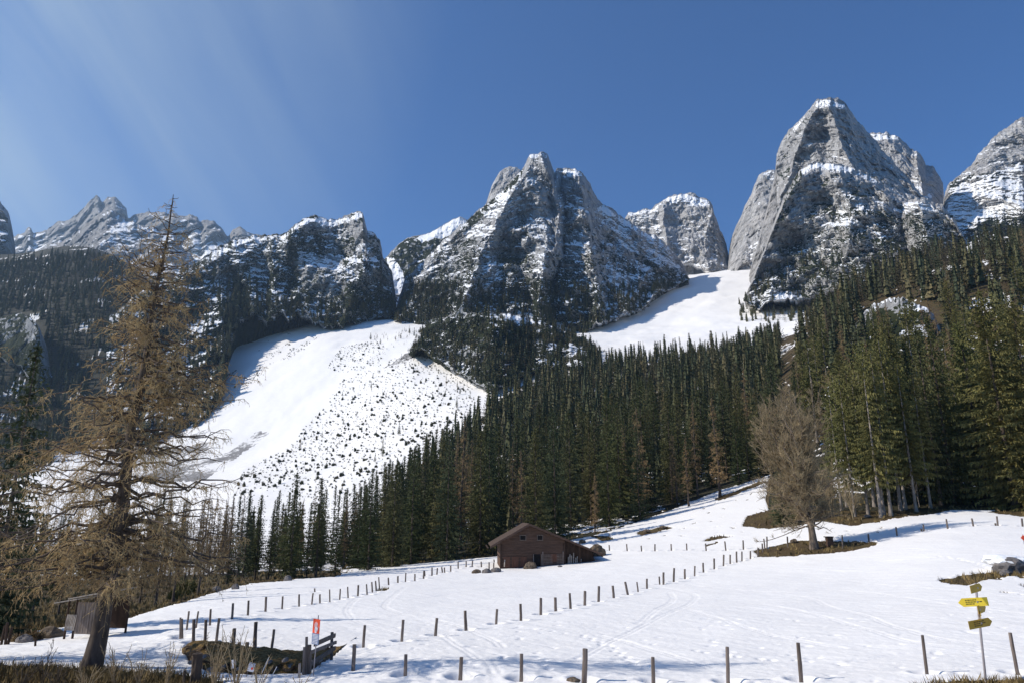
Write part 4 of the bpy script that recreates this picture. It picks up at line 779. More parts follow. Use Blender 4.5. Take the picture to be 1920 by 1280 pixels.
# ---- named conifers that stand out
SPR = [
 ('full3', 543, 1083, 882, 1.15, 'broad dark spruce, densest and widest in the thin tree row behind the left meadow edge'),
 ('thin0', 455, 1086, 915, 1.2, 'slim ragged spruce just right of the big larch crown'),
 ('thin1', 478, 1084, 925, 1.3, 'slim spruce with a bare stem between two thin spruces'),
 ('thin0', 503, 1083, 955, 1.2, 'short thin spruce standing left of the broad dark spruce'),
 ('thin1', 592, 1078, 893, 1.6, 'tall open spruce just right of the broad dark spruce'),
 ('thin0', 575, 1080, 940, 1.2, 'small thin spruce tucked behind the broad dark spruce'),
 ('full2', 628, 1074, 915, 0.85, 'narrow spruce closest to the snow gap in the tree row'),
 ('full0', 690, 1068, 880, 1.15, 'spruce at the left end of the dense forest front'),
 ('full1', 735, 1062, 868, 1.1, 'spruce second from the left end of the dense forest front'),
 ('full0', 1005, 1030, 800, 1.25, 'large olive-lit spruce directly behind the roof of the hut'),
 ('full2', 1405, 900, 782, 1.25, 'small dark blue-green spruce at the top of the snowy slope'),
 ('edge1', 1905, 952, 540, 1.15, 'tall sunlit spruce at the right edge reaching far above its neighbours'),
 ('edge0', 1850, 935, 600, 1.1, 'bushy sunlit spruce beside the tall spruce at the right edge'),
 ('edge1', 1968, 955, 560, 1.15, 'tall spruce cut by the right edge of the photo'),
 ('full1', -22, 1190, 640, 1.0, 'dark green spruce cut by the left edge, in front of the wooded slope'),
]
for k, u, v, vt, wd, lab in SPR: tree_px(k, 'spruce_tree', u, v, vt, lab, wide=wd, y0=40 if u < 0 else 60)
# the stand of pale-stemmed spruces on the right
for i, (u, v, vt, k) in enumerate([(1603,966,700,'olive1'),(1628,962,690,'olive0'),(1652,968,665,'olive1'),(1657,962,640,'olive2'),(1671,965,650,'olive0'),(1689,955,628,'olive2'),(1698,953,655,'olive0'),(1718,957,672,'olive1'),(1578,955,720,'olive0'),(1588,948,690,'olive2'),(1745,950,690,'olive2'),(1640,948,640,'olive1'),(1680,940,610,'full1'),(1710,938,600,'full3'),(1735,935,640,'full0'),(1765,945,610,'full2'),(1790,940,590,'full1')]):
    tree_px(k, 'spruce_tree', u, v, vt, 'tall spruce with a bare pale stem in the stand right of the lone tree', group='pale-stemmed spruces right of the lone tree', wide=0.9)
for u, v, vt, k, lab in [(1350, 931, 745, 'larch0', 'taller of two brown larches on the snowy slope before the forest'), (1292, 948, 820, 'larch1', 'shorter of two brown larches on the snowy slope before the forest')]:
    tree_px(k, 'larch_tree', u, v, vt, lab, wide=1.25)
for i, (u, v, vt) in enumerate([(372,1112,905),(325,1125,930),(290,1135,900),(262,1130,960),(238,1140,930),(408,1096,935),(425,1092,950),(345,1108,960),(215,1120,950),(60,1150,960),(110,1150,985),(10,1160,940),(178,1135,980)]):
    tree_px('larch%d' % (i % 3), 'larch_tree', u, v, vt, 'brown bare larch in the grove behind the huge golden larch', group='brown larches behind the huge golden larch')
tree_px('full0', 'spruce_tree', 428, 1092, 1030, 'small green spruce at the meadow edge beside grey boulders')
tree_px('full1', 'spruce_tree', 1470, 985, 850, 'green spruce half hidden behind the lone bare tree', wide=1.3)

# ---- forests: nearest trees are things, the rest one object
cand = []
rng = np.random.default_rng(77)
def spaced(n, fn):
    out, grid = [], {}
    for x, y, r, dat in fn(n):
        c = (int(x // r), int(y // r)); ok = True
        for i in (-1, 0, 1):
            for j in (-1, 0, 1):
                for (a_, b_) in grid.get((c[0] + i, c[1] + j), ()):
                    if (a_ - x) ** 2 + (b_ - y) ** 2 < r * r: ok = False
        if ok: grid.setdefault(c, []).append((x, y)); out.append((x, y, dat))
    return out
def sample(n, y0, y1, u0, u1, cond, r):
    def g(n_):
        y = np.sqrt(rng.uniform(y0 ** 2, y1 ** 2, n_)); uu = rng.uniform(u0, u1, n_)
        x = (uu - CX) / F * y; z = H(x, y); u, v = proj(x, y, z); keep = cond(u, v, x, y)
        for i in np.where(keep)[0]: yield float(x[i]), float(y[i]), r, (float(z[i]), float(u[i]), float(v[i]))
    return spaced(n, g)
ymaxf = lambda u: np.interp(u, [640,660,750,850,950,1050,1440], [150,200,300,400,520,600,620])
edgef = lambda u: np.interp(u, [p_[0] for p_ in FOREST_EDGE_F1], [p_[1] for p_ in FOREST_EDGE_F1])
def cF1(u, v, x, y):
    gap = fbm(x * 0.022, y * 0.022, 7.0, 3)
    keep = (u > 655) & (u < 1462) & (v < edgef(u) - 3) & (y < ymaxf(u)) & ((gap < 0.22) | (y < 200))
    return keep & ~((u > 985) & (u < 1110) & (v < edgef(u)) & (y > 260) & (y < 330) & (gap > 0.0))
def cF2(u, v, x, y):
    gap = fbm(x * 0.03, y * 0.03, 9.0, 3)
    sc = in_poly(u, v, [(1600,600),(1640,560),(1760,565),(1790,600),(1745,660),(1620,650)])
    return (u > 1500) & (v < 938) & (y > 118) & (gap < np.where(y > 210, 0.04, 0.33)) & ~(sc & (y > 200)) & ~((u < 1600) & (y < 180)) & ~((u > 1770) & (u < 1850) & (y < 150))
for (x, y, (z, u, v)) in sample(26000, 118, 640, 600, 1500, cF1, 6.4): cand.append((x, y, z, u, 'F1', float(np.clip(rng.normal(24, 5.5), 9, 34)) * (1 - 0.35 * (y - 120) / 500)))
for (x, y, (z, u, v)) in sample(15000, 118, 560, 1480, 2400, cF2, 5.8): cand.append((x, y, z, u, 'F2', float(np.clip(rng.normal(23, 5), 9, 32)) * (1 - 0.2 * (y - 120) / 500)))
for (x, y, (z, u, v)) in sample(900, 126, 190, 200, 660, lambda u, v, x, y: (u > 180) & (u < 660), 5.0): cand.append((x, y, z, u, 'F0', rng.uniform(13, 20)))
for (x, y, (z, u, v)) in sample(900, 95, 300, -500, 250, lambda u, v, x, y: (u < 200), 7.0): cand.append((x, y, z, u, 'F4', rng.uniform(12, 19)))
LAB = dict(F1=('dark spruce in the dense forest behind the hut', 'dark spruces of the forest behind the hut'),
           F2=('spruce on the steep wooded hillside behind the lone tree', 'spruces on the steep right hillside'),
           F0=('thin spruce in the sparse row behind the left meadow edge', 'thin spruces behind the left meadow edge'),
           F4=('dark spruce in the shadowed wood behind the huge golden larch', 'spruces behind the huge golden larch'))
LABL = dict(F1=('brown larch standing among the spruces behind the hut', 'brown larches in the forest behind the hut'),
            F2=('brown larch on the steep wooded hillside behind the lone tree', 'brown larches on the steep right hillside'),
            F0=('thin brown larch in the sparse row behind the left meadow edge', 'thin larches behind the left meadow edge'),
            F4=('brown larch in the shadowed wood behind the huge golden larch', 'larches in the wood behind the huge golden larch'))
SKYL = dict(F1=[(600,905),(650,900),(700,868),(750,848),(800,806),(850,770),(900,725),(920,692),(960,668),(1000,640),(1050,625),(1100,610),(1200,600),(1300,600),(1400,578),(1470,560)], F2=[(1480,600),(1545,480),(1650,462),(1700,430),(1760,418),(1820,440),(1860,410),(1920,385),(2400,300)], F0=[(180,900),(440,905),(660,905)], F4=[(-500,880),(250,930)])
for i, (x, y, z, u, reg, h) in enumerate(cand):     # no tree taller than the wood's own outline
    line = float(np.interp(u, *np.array(SKYL[reg], float).T)) + random.uniform(-4, 26); b_ = (CY - line) / F; zt = y * (ST + b_ * CT) / (CT - b_ * ST)
    cand[i] = (x, y, z, u, reg, max(5.0, min(h, zt - z)))
cand.sort(key=lambda c_: c_[1] / c_[5]); ns = nl = 0; restS = dict(F1=[], F2=[], F0=[], F4=[]); restL = dict(F1=[], F2=[], F0=[], F4=[])
for (x, y, z, u, reg, h) in cand:
    pl = dict(F1=0.11, F2=0.30 if y > 200 else 0.1, F0=0.85 if u < 440 else 0.25, F4=0.6)[reg]
    if reg == 'F2' and y > 330: pl = 0.45
    inview = -60 < u < 1980
    if random.random() < pl:
        if nl < 110 and inview: nl += 1; place_tree('larch%d' % random.randrange(3), 'larch_tree', (x, y, z), h * .95, LABL[reg][0], 'tree', LABL[reg][1])
        else: restL[reg].append((x, y, z, h * .9, h * 0.10))
    else:
        if ns < 262 and inview:
            ns += 1; key = random.choice(['thin0', 'thin1', 'full2']) if reg in ('F0',) else (random.choice(['full0', 'full1', 'full2', 'full3']) if reg != 'F2' or random.random() < .4 else random.choice(['edge0', 'olive1', 'olive2', 'edge1']))
            place_tree(key, 'spruce_tree', (x, y, z - 0.3), h, LAB[reg][0], 'tree', LAB[reg][1], wide=random.uniform(0.8, 1.1))
        else: restS[reg].append((x, y, z - .5, h, h * random.uniform(0.13, 0.20)))
print('spruce', ns, 'larch', nl, 'rest', {k: (len(restS[k]), len(restL[k])) for k in restS})
low_forest(restS['F1'] + restS['F0'], 'spruce_forest', M['needles_far'], 'dense far spruces climbing the slope behind the hut', seed=1)
low_forest(restS['F2'] + restS['F4'], 'hillside_forest', M['needles_far'], 'far spruces crowding the upper right hillside', seed=2)
low_forest(restL['F1'] + restL['F2'] + restL['F0'] + restL['F4'], 'larch_forest', M['larch_far'], 'far brown larches scattered through the evergreen forest', 'larch', seed=3)
# left valley side
def cF3(u, v, x, y): return (u < 420) & (v < 905 - 0.42 * u) & (fbm(x * 0.012, y * 0.012, 7.0, 3) < 0.38) & ~in_poly(u, v, [(5,590),(60,585),(80,620),(70,670),(40,700),(10,660)])
L3 = sample(26000, 560, 1280, -400, 440, cF3, 6.3); i3 = [(x, y, d[0] - 1, float(np.clip(rng.normal(17, 4), 8, 26)), 1) for x, y, d in L3]
low_forest([q for k, q in enumerate(i3) if k % 4], 'valley_forest', M['needles_far'], 'bluish dark conifer forest covering the far left valley side', seed=4, quality=1, wide=1.1)
low_forest([q for k, q in enumerate(i3) if k % 4 == 0], 'valley_larch_forest', M['larch_far'], 'brownish larches mixed into the left valley forest', 'larch', seed=5, quality=1, wide=1.1)
# trees and dwarf pine clinging to the rock
def on_rock(key, n, cond, hr, seed, steep=True):
    m_ = MS[key]; r_ = np.random.default_rng(seed); P, U, V, vg = (m_[k].reshape(-1, 3) if k == 'P' else m_[k].ravel() for k in ('P', 'U', 'V', 'veg'))
    ok = np.where(cond(U, V) & (vg > 0.62) & (m_['sn'].ravel() < 0.7))[0]; sel = r_.choice(ok, min(n, len(ok)), replace=False)
    return [(P[i, 0], P[i, 1], P[i, 2] - 1.5, r_.uniform(*hr), 0) for i in sel]
w3 = lambda L, a_, b_: [(x, y, z, h, h * random.uniform(a_, b_)) for x, y, z, h, _ in L]
A = on_rock('left', 1500, lambda u, v: ((u < 470) & (v > 500)) | ((u < 745) & (v > 560) & (v < 900)), (9, 17), 1) + on_rock('central', 1500, lambda u, v: (v > 535), (8, 15), 2) + on_rock('knob', 420, lambda u, v: v < 720, (9, 16), 3) + on_rock('buttress', 260, lambda u, v: (v > 470), (8, 15), 4)
A += [(x, y, d[0] - 1, rng.uniform(8, 15), 0) for x, y, d in sample(900, 800, 1010, 1405, 1680, lambda u, v, x, y: (v < 605) & (v > 545), 7.0)]
random.shuffle(A); k = len(A) // 3
low_forest(w3(A[k:], .13, .18), 'cliff_spruces', M['needles_far'], 'small spruces clinging to the wooded feet of the rock walls', seed=6, quality=2, wide=1.2)
low_forest(w3(A[:k], .12, .16), 'cliff_larches', M['larch_far'], 'small brown larches clinging to the wooded feet of the rock walls', 'larch', seed=7, quality=2, wide=1.2)
B = on_rock('central', 2200, lambda u, v: (v < 600), (2.5, 5), 5) + on_rock('left', 1800, lambda u, v: (v < 640), (2.5, 5), 6) + on_rock('buttress', 500, lambda u, v: v > 0, (2, 4.5), 7) + on_rock('right', 500, lambda u, v: v > 0, (2, 4), 8) + on_rock('saddle', 300, lambda u, v: v > 0, (2.5, 4.5), 9) + on_rock('knob', 900, lambda u, v: v > 0, (3, 6), 10)
low_forest(w3(B, .55, .95), 'dwarf_pine_cover', M['pine'], 'dark dwarf pine scrub growing on the ledges of the rock walls', 'bush', seed=8)

# ---- shrubs on the avalanche fan
def pine_mesh(seed):
    r_ = np.random.default_rng(seed); V = []
    for k in range(r_.integers(3, 6)):
        a_ = r_.uniform(0, 6.28); q = r_.uniform(0, .75); cx_, cy_ = math.cos(a_) * q, math.sin(a_) * q; hh = r_.uniform(.45, 1.1); n = 90
        th = r_.uniform(0, 6.28, n); rad = r_.uniform(.02, .42, n); z0 = r_.uniform(-.1, .75, n) * hh * (1 - rad * .9); d = np.stack([np.cos(th), np.sin(th), 0 * th], 1)
        c = np.array([cx_, cy_, 0]) + d * rad[:, None] + np.stack([0 * th, 0 * th, z0], 1); sd = unit(r_.normal(size=(n, 3)) * np.array([1, 1, .3])) * r_.uniform(.06, .13, (n, 1))
        V.append(np.stack([c - sd, c + sd, c + d * r_.uniform(.05, .3, (n, 1)) + np.array([0, 0, 1]) * r_.uniform(.1, .38, (n, 1))], 1).reshape(-1, 3))
    V = np.concatenate(V); return V, np.arange(len(V)).reshape(-1, 3)
pm = [mesh_of('dwarf_pine', pine_mesh(i), M['pine']) for i in range(4)]
fan = [(585,790),(640,715),(700,690),(780,655),(830,680),(880,715),(895,750),(840,820),(770,870),(700,900),(650,935),(440,930),(455,885),(540,840)]
dense = [(575,790),(640,730),(740,700),(830,740),(820,800),(740,860),(640,880),(560,840)]
def cFan(u, v, x, y):
    g = fbm(x * 0.03, y * 0.03, 3.0, 4)
    return ((in_poly(u, v, fan) & (g > 0.06)) | (in_poly(u, v, dense) & (g > -0.12)) | (in_poly(u, v, fan) & (rng.random(len(u)) < .22))) | (in_poly(u, v, [(612,690),(640,650),(700,640),(730,655),(700,690),(640,700)]) & (g > -.3)) | (in_poly(u, v, [(430,720),(500,640),(560,620),(640,625),(560,660),(520,690),(450,740)]) & (g > 0.12))
SH = sample(42000, 250, 1000, 380, 930, cFan, 3.1)
SH = [(x, y, d[0], float(np.clip(rng.lognormal(-0.62, 0.55), 0.22, 1.5))) for x, y, d in SH]; SH = [(x, y, z, s_ * float(np.interp(y, [300, 420], [.6, 1]))) for x, y, z, s_ in SH]; SH.sort(key=lambda q: q[1] / q[3])
for i, (x, y, z, s) in enumerate(SH[:290]):
    o = link_mesh('dwarf_pine', pm[i % 4]); o.location = (x, y, z - 0.1); o.rotation_euler.z = rng.uniform(0, 6.3); o.scale = (s, s, s * rng.uniform(1.3, 2.6))
    tag(o, 'dark dwarf pine bush poking through the snow of the avalanche fan', 'bush', 'dwarf pines on the avalanche fan')
if len(SH) > 290: low_forest([(x, y, z - .1, s * 2.0, s * 0.95) for x, y, z, s in SH[290:]], 'scrub', M['pine'], 'small dark scrub dotted over the avalanche fan', 'bush', seed=9)
FT = sample(1500, 330, 900, 560, 940, lambda u, v, x, y: (in_poly(u, v, fan) & (rng.random(len(u)) < .16)) | (in_poly(u, v, [(690,640),(700,610),(790,600),(800,640),(730,655)]) & (rng.random(len(u)) < .9)) , 7)
for x, y, d in FT[:150]: place_tree(random.choice(['thin0', 'thin1', 'larch1']), 'young_conifer', (x, y, d[0]), float(np.clip(rng.lognormal(1.45, .45), 2.2, 11)), 'scraggy young conifer standing in the snow of the avalanche fan', 'tree', 'young conifers on the avalanche fan', wide=1.5)
print('shrubs', len(SH), len(FT))

# ------------------------------------------------------------------ built objects
class MB:
    def __init__(s): s.v, s.f = [], []
    def add(s, V, Fs):
        o = len(s.v); s.v += [tuple(q) for q in V]; s.f += [tuple(i + o for i in f) for f in Fs]; return s
    def box(s, c, d, rot=None):
        hx, hy, hz = (q / 2 for q in d); V = [Vector((x, y, z)) for x in (-hx, hx) for y in (-hy, hy) for z in (-hz, hz)]
        if rot is not None: V = [rot @ q for q in V]
        return s.add([q + Vector(c) for q in V], [(0,1,3,2),(4,6,7,5),(0,4,5,1),(2,3,7,6),(0,2,6,4),(1,5,7,3)])
    def beam(s, p, q, w_, h_, up=(0, 0, 1)):
        p, q = Vector(p), Vector(q); d = q - p; L = d.length; d.normalize(); u_ = Vector(up)
        if abs(d.dot(u_)) > .98: u_ = Vector((0, 1, 0))
        x = d.cross(u_).normalized(); z = x.cross(d); m_ = Matrix((x, d, z)).transposed()
        return s.box((p + q) / 2, (w_, L, h_), m_)
    def log(s, p, q, r0, r1=None, n=9, rough=0.06, seed=0):
        r1 = r0 if r1 is None else r1; rnd = random.Random(seed); p, q = Vector(p), Vector(q); d = (q - p).normalized()
        a_ = d.cross(Vector((0.3, 1, 0.2))).normalized(); b_ = d.cross(a_); V = []; K = 6
        for i in range(K):
            t = i / (K - 1); r = r0 + (r1 - r0) * t; c = p + (q - p) * t + (a_ * rnd.uniform(-1, 1) + b_ * rnd.uniform(-1, 1)) * r * rough
            for j in range(n):
                th = 2 * math.pi * j / n; V.append(c + (a_ * math.cos(th) + b_ * math.sin(th)) * r * (1 + rnd.uniform(-1, 1) * rough))
        Fs = [(i*n+j, i*n+(j+1) % n, (i+1)*n+(j+1) % n, (i+1)*n+j) for i in range(K - 1) for j in range(n)]
        V.append(p); V.append(q + d * r1 * 0.15); Fs += [(K*n, (j+1) % n, j) for j in range(n)] + [(K*n+1, (K-1)*n+j, (K-1)*n+(j+1) % n) for j in range(n)]
        return s.add(V, Fs)
    def poly(s, pts, y0, y1):
        """extrude an x,z outline from y0 to y1"""
        n = len(pts); V = [(x, y0, z) for x, z in pts] + [(x, y1, z) for x, z in pts]
        return s.add(V, [tuple(range(n)), tuple(range(2 * n - 1, n - 1, -1))] + [(i, i + n, (i + 1) % n + n, (i + 1) % n) for i in range(n)])
    def build(s, name, mat, parent=None, bevel=0.0):
        me = bpy.data.meshes.new(name); me.from_pydata(s.v, [], s.f); me.update(); me.materials.append(mat)
        import bmesh
        b_ = bmesh.new(); b_.from_mesh(me); bmesh.ops.recalc_face_normals(b_, faces=b_.faces)
        if bevel: bmesh.ops.bevel(b_, geom=b_.edges[:], offset=bevel, segments=1, affect='EDGES')
        b_.to_mesh(me); b_.free()
        return link_mesh(name, me, parent)
def rock_obj(name, p, size, seed, mat, parent=None, sub=3, flat=0.0):
    import bmesh
    b_ = bmesh.new(); bmesh.ops.create_icosphere(b_, subdivisions=sub, radius=1.0)
    P = np.array([v.co[:] for v in b_.verts]); n = fbm(P[:, 0] * 1.1 + seed, P[:, 1] * 1.1, P[:, 2] * 1.1 + seed, 4, .6); c = np.abs(perlin(P[:, 0] * 2 + seed, P[:, 1] * 2, P[:, 2] * 2))
    P *= (1 + 0.45 * n - 0.25 * c)[:, None]; P *= np.array(size)
    for v, q in zip(b_.verts, P): v.co = q
    me = bpy.data.meshes.new(name); b_.to_mesh(me); b_.free(); me.materials.append(mat)
    o = link_mesh(name, me, parent); o.location = p; return o
M['wood_grey'] = simple_mat('weathered_wood', (0.075, 0.058, 0.048), (0.24, 0.195, 0.165), 9, 0.9, (1, 1, 0.12), 0.01, 0.22)
M['wood_brown'] = simple_mat('brown_timber', (0.060, 0.036, 0.026), (0.135, 0.082, 0.058), 3, 0.9, (0.25, 1, 3), 0.02)
M['wood_dark'] = simple_mat('dark_timber', (0.030, 0.019, 0.014), (0.068, 0.042, 0.030), 3, 0.9, (1, 1, 0.4), 0.02)
M['wood_mid'] = simple_mat('greyed_logs', (0.10, 0.075, 0.06), (0.26, 0.20, 0.165), 5, 0.9, (1, 1, 0.3), 0.01)
M['wood_red'] = simple_mat('reddish_boards', (0.09, 0.042, 0.028), (0.18, 0.09, 0.058), 4, 0.85, (3, 1, 0.3), 0.01)
M['wood_pale'] = simple_mat('bleached_wood', (0.20, 0.17, 0.145), (0.42, 0.37, 0.32), 5, 0.9, (1, 1, 0.3), 0.01)
M['shingle'] = simple_mat('roof_shingles', (0.04, 0.028, 0.022), (0.12, 0.082, 0.062), 6, 0.9, (1, 1, 1), 0.03)
M['void'] = simple_mat('dark_opening', (0.006, 0.005, 0.005), (0.015, 0.012, 0.012), 2)
M['snow'] = simple_mat('snow_cap', (0.83, 0.825, 0.815), (0.88, 0.872, 0.86), 2, 0.7, bumpd=0.03)
M['red'] = simple_mat('orange_red_board', (0.80, 0.085, 0.035), (0.86, 0.12, 0.05), 2, 0.5)
M['white'] = simple_mat('white_print', (0.62, 0.62, 0.66), (0.72, 0.72, 0.75), 2, 0.5)
M['blue'] = simple_mat('slate_blue_panel', (0.16, 0.20, 0.31), (0.20, 0.25, 0.37), 2, 0.5)
M['yellow'] = simple_mat('yellow_plate', (0.66, 0.47, 0.035), (0.78, 0.60, 0.06), 2, 0.4)
M['yellow_shaded'] = simple_mat('shaded_yellow_plate', (0.34, 0.21, 0.02), (0.46, 0.31, 0.045), 3, 0.5)  # browner copy of the plate yellow: shade on the turned plates put into the colour
M['steel'] = simple_mat('galvanised_pole', (0.24, 0.21, 0.21), (0.42, 0.38, 0.37), 6, 0.5, (1, 1, .2), metal=0.3)
M['black'] = simple_mat('black_print', (0.02, 0.02, 0.02), (0.04, 0.035, 0.03), 2)
M['steel2'] = simple_mat('bright_metal', (0.5, 0.5, 0.52), (0.7, 0.7, 0.72), 4, 0.4, metal=0.6)

ORD = ['first','second','third','fourth','fifth','sixth','seventh','eighth','ninth','tenth','eleventh','twelfth','thirteenth','fourteenth','fifteenth','sixteenth','seventeenth','eighteenth','nineteenth','twentieth']
ORD += ['twenty-' + o_ for o_ in ORD[:9]] + ['thirtieth'] + ['thirty-' + o_ for o_ in ORD[:9]] + ['fortieth'] + ['forty-' + o_ for o_ in ORD[:9]] + ['fiftieth'] + ['fifty-' + o_ for o_ in ORD[:9]] + ['sixtieth'] + ['sixty-' + o_ for o_ in ORD[:9]]
ROWTXT = dict(A='weathered wooden post, %s from the left along the bottom snow bank', B='wooden post, %s from the left in the middle row rising towards the turf island',
              C='thin wooden post, %s from the left in the row climbing to the hut', D='far thin post, %s from the left in the row right of the hut',
              E='post, %s from the left on the brown bank left of the red sign', F='short stake, %s from the left in front of the hut wall')
GRP = dict(A='fence posts along the bottom snow bank', B='fence posts of the middle row', C='fence posts of the left row', D='far fence posts right of the hut', E='fence posts on the brown bank', F='stakes before the hut')
for rk, row in POST_ROWS.items():
    row = sorted(row, key=lambda q: q[1])
    for i, (p, u, v, ut, vt) in enumerate(row):
        s = px_size(p); b_ = (CY - vt) / F; xt, _, zt = unproj(ut, vt, p[1]); g = p[2] - 0.22
        wpx = dict(A=7, B=5.5, C=4.2, D=3.0, E=6.5, F=2.6)[rk] * random.uniform(0.8, 1.15)
        if rk == 'A' and i == 4: wpx = 10.5
        if rk == 'B' and u > 1180: wpx *= 0.62 + 0.3 * (u in (1244, 1263, 1318))
        if rk == 'C' and u > 540: wpx *= 0.75
        if rk == 'D' and u > 1600: wpx = 3.6
        r = max(0.026, min(0.11, wpx * s / 2)); top = Vector((xt - p[0], random.uniform(-.03, .03), zt - g)); base = Vector((0, 0, -0.35)) - top * 0.0
        d = top.normalized(); mb = MB().log(Vector((0, 0, 0)) - d * 0.4, top, r * 1.05, r * 0.92, 9, 0.07, i + ord(rk) * 31)
        o = mb.build('fence_post', M['wood_grey']); o.location = (p[0], p[1], g)
        lab = ROWTXT[rk] % ORD[i]
        if rk == 'A' and i == 4: lab = 'thickest grey wooden post, knotted halfway up, beside the brown boulder at the bottom edge'
        tag(o, lab, 'post', GRP[rk])
def stake(name, u, v, ut, vt, w_px, label, cat, mat='wood_grey', y=None, group=None):
    if y is None: p = ground_at(u, v)
    else: x, _, z = unproj(u, v, y); p = (float(x), y, float(z))
    s = px_size(p); xt, _, zt = unproj(ut, vt, p[1]); top = Vector((xt - p[0], 0, zt - p[2]))
    o = MB().log(-top.normalized() * 0.25, top, w_px * s / 2, w_px * s / 2 * 0.9, 9, 0.05, int(u)).build(name, M[mat]); o.location = p
    return tag(o, label, cat, group)

# log hut -------------------------------------------------------------
def hut():
    p = ground_at(1000, 1062); s = px_size(p); th = empty('log_hut', (p[0], p[1], p[2] - 0.3), R(4.0))
    tag(th, 'dark brown timber alpine hut with a low gabled roof and lean-to against the forest', 'hut')
    X = lambda u: (u - 1000) * s; Z = lambda v: (1062 - v) * s + 0.3
    D = 9.5; xl, xr, xe = X(938), X(1060), X(1122); ap = (X(992), Z(986)); el, er = (X(920), Z(1026)), (X(1130), Z(1041))
    rl = lambda x: ap[1] + (x - ap[0]) * (ap[1] - el[1]) / (ap[0] - el[0]); rr = lambda x: ap[1] + (x - ap[0]) * (er[1] - ap[1]) / (er[0] - ap[0])
    # walls: horizontal logs with real relief
    w_ = MB(); z = -1.3; n = 0
    while z < ap[1] - 0.25:
        h = 0.22; zt = z + h; a_ = xl if rl(xl) > zt else ap[0] + (zt - ap[1]) * (ap[0] - el[0]) / (ap[1] - el[1]) + .05
        b_ = xr if rr(xr) > zt else ap[0] + (zt - ap[1]) * (er[0] - ap[0]) / (er[1] - ap[1]) - .05
        if b_ - a_ > 0.2: w_.box(((a_ + b_) / 2, 0.0 - 0.02 * (n % 2), z + h / 2), (b_ - a_, 0.16, h - 0.035))
        z += h; n += 1
    w_.poly([(xl, -1.5), (xr, -1.5), (xr, rr(xr) - .1), (ap[0], ap[1] - .1), (xl, rl(xl) - .1)], 0.05, D)
    w_.build('wall', M['wood_brown'], th)
    tag(MB().poly([(xr + .02, -1.5), (X(1128), -1.5), (X(1113), rr(X(1113)) - .12), (xr + .02, rr(xr) - .12)], 0.5, D - 1).build('lean_to', M['wood_dark'], th), 'dark boarded lean-to under the long side of the roof')
    r_ = MB(); t = 0.20
    for (x0, z0), (x1, z1) in ((el, ap), (ap, er)):
        r_.poly([(x0, z0), (x1, z1), (x1, z1 + t), (x0, z0 + t)], -1.0, D + .8)
    rf = r_.build('roof', M['shingle'], th)
    bb = MB(); bb.beam((el[0], -1.04, el[1] + .06), (ap[0], -1.04, ap[1] + .06), .06, .30); bb.beam((ap[0], -1.045, ap[1] + .05), (er[0], -1.045, er[1] + .06), .06, .30); bb.build('bargeboard', M['wood_brown'], rf)
    g = MB(); g.beam((X(915), -.6, Z(1028)), (X(915), D, Z(1028)), .16, .12); g.build('gutter', M['wood_dark'], rf)
    rf2 = MB()
    for q in range(5):
        f = q / 4; xx = el[0] + (er[0] - el[0]) * f; zz = (rl(xx) if xx < ap[0] else rr(xx)) - .16; rf2.beam((xx, -.8, zz), (xx, .3, zz), .16, .18)
    rf2.build('purlin', M['wood_dark'], rf)
    for x in (X(939), X(1059), X(1088)):
        MB().box((x, -.16, Z(1045) - .6), (.24, .14, Z(1022) - Z(1070) + 1.2)).build('corner_post', M['wood_dark'], th)
    for a_, b_ in ((975, 986), (1008, 1018)):
        f = MB(); z0, z1 = Z(1014), Z(1005)
        for zz in (z0, z1): f.box(((X(a_) + X(b_)) / 2, -.13, zz), (X(b_) - X(a_) + .14, .08, .09))
        for xx in (X(a_), X(b_)): f.box((xx, -.125, (z0 + z1) / 2), (.08, .08, z1 - z0 - .092))
        wn = f.build('window', M['wood_grey'], th)
        MB().box(((X(a_) + X(b_)) / 2, -.10, (z0 + z1) / 2), (X(b_) - X(a_) - .09, .03, z1 - z0 - .1)).build('pane', M['void'], wn)
        sh = MB(); sh.box((X(b_) + .25, -.13, (z0 + z1) / 2), (.32, .05, z1 - z0 + .05)); sh.box((X(b_) + .25, -.165, (z0 + z1) / 2), (.30, .03, .08)); sh.build('shutter', M['wood_brown'], wn)
    d = MB().box((X(1006), -.10, Z(1052)), (X(1015) - X(1001), .05, 2.0)).build('door', M['void'], th)
    MB().box((X(1001) - .06, -.13, Z(1052)), (.12, .09, 2.1)).box((X(1015) + .06, -.13, Z(1052)), (.12, .09, 2.1)).build('door_frame', M['wood_grey'], d)
    bays = MB()
    for x in (X(950), X(966), X(982)):
        for k in range(5): bays.box((x + k * .19 - .38, -.12, Z(1052) - .1), (.17, .04, 1.5))
    bays.build('plank_door', M['wood_red'], th)
    lg = MB()
    for k in range(9): lg.box((X(1027.5), -.16, Z(1062) + k * .21), (X(1036) - X(1019), .1, .09)); lg.box((X(1050), -.16, Z(1062) + k * .21), (X(1056) - X(1044), .1, .09))
    lg.build('log_courses', M['wood_mid'], th)
    st = MB()
    for k in range(5): st.box((X(1034) + k * .2, -.17, Z(1046)), (.18, .05, 1.1))
    st.box((X(1034) + .4, -.21, Z(1046) + .35), (1.0, .03, .08)).box((X(1034) + .4, -.21, Z(1046) - .35), (1.0, .03, .08))
    tag(st.build('window_shutter', M['wood_red'], th), 'closed reddish board shutter between pale log courses')
    MB().box((X(1018), -.17, Z(1050)), (.14, .1, 2.4)).box((X(1056.5), -.17, Z(1050)), (.18, .1, 2.4)).build('pale_post', M['wood_mid'], th)
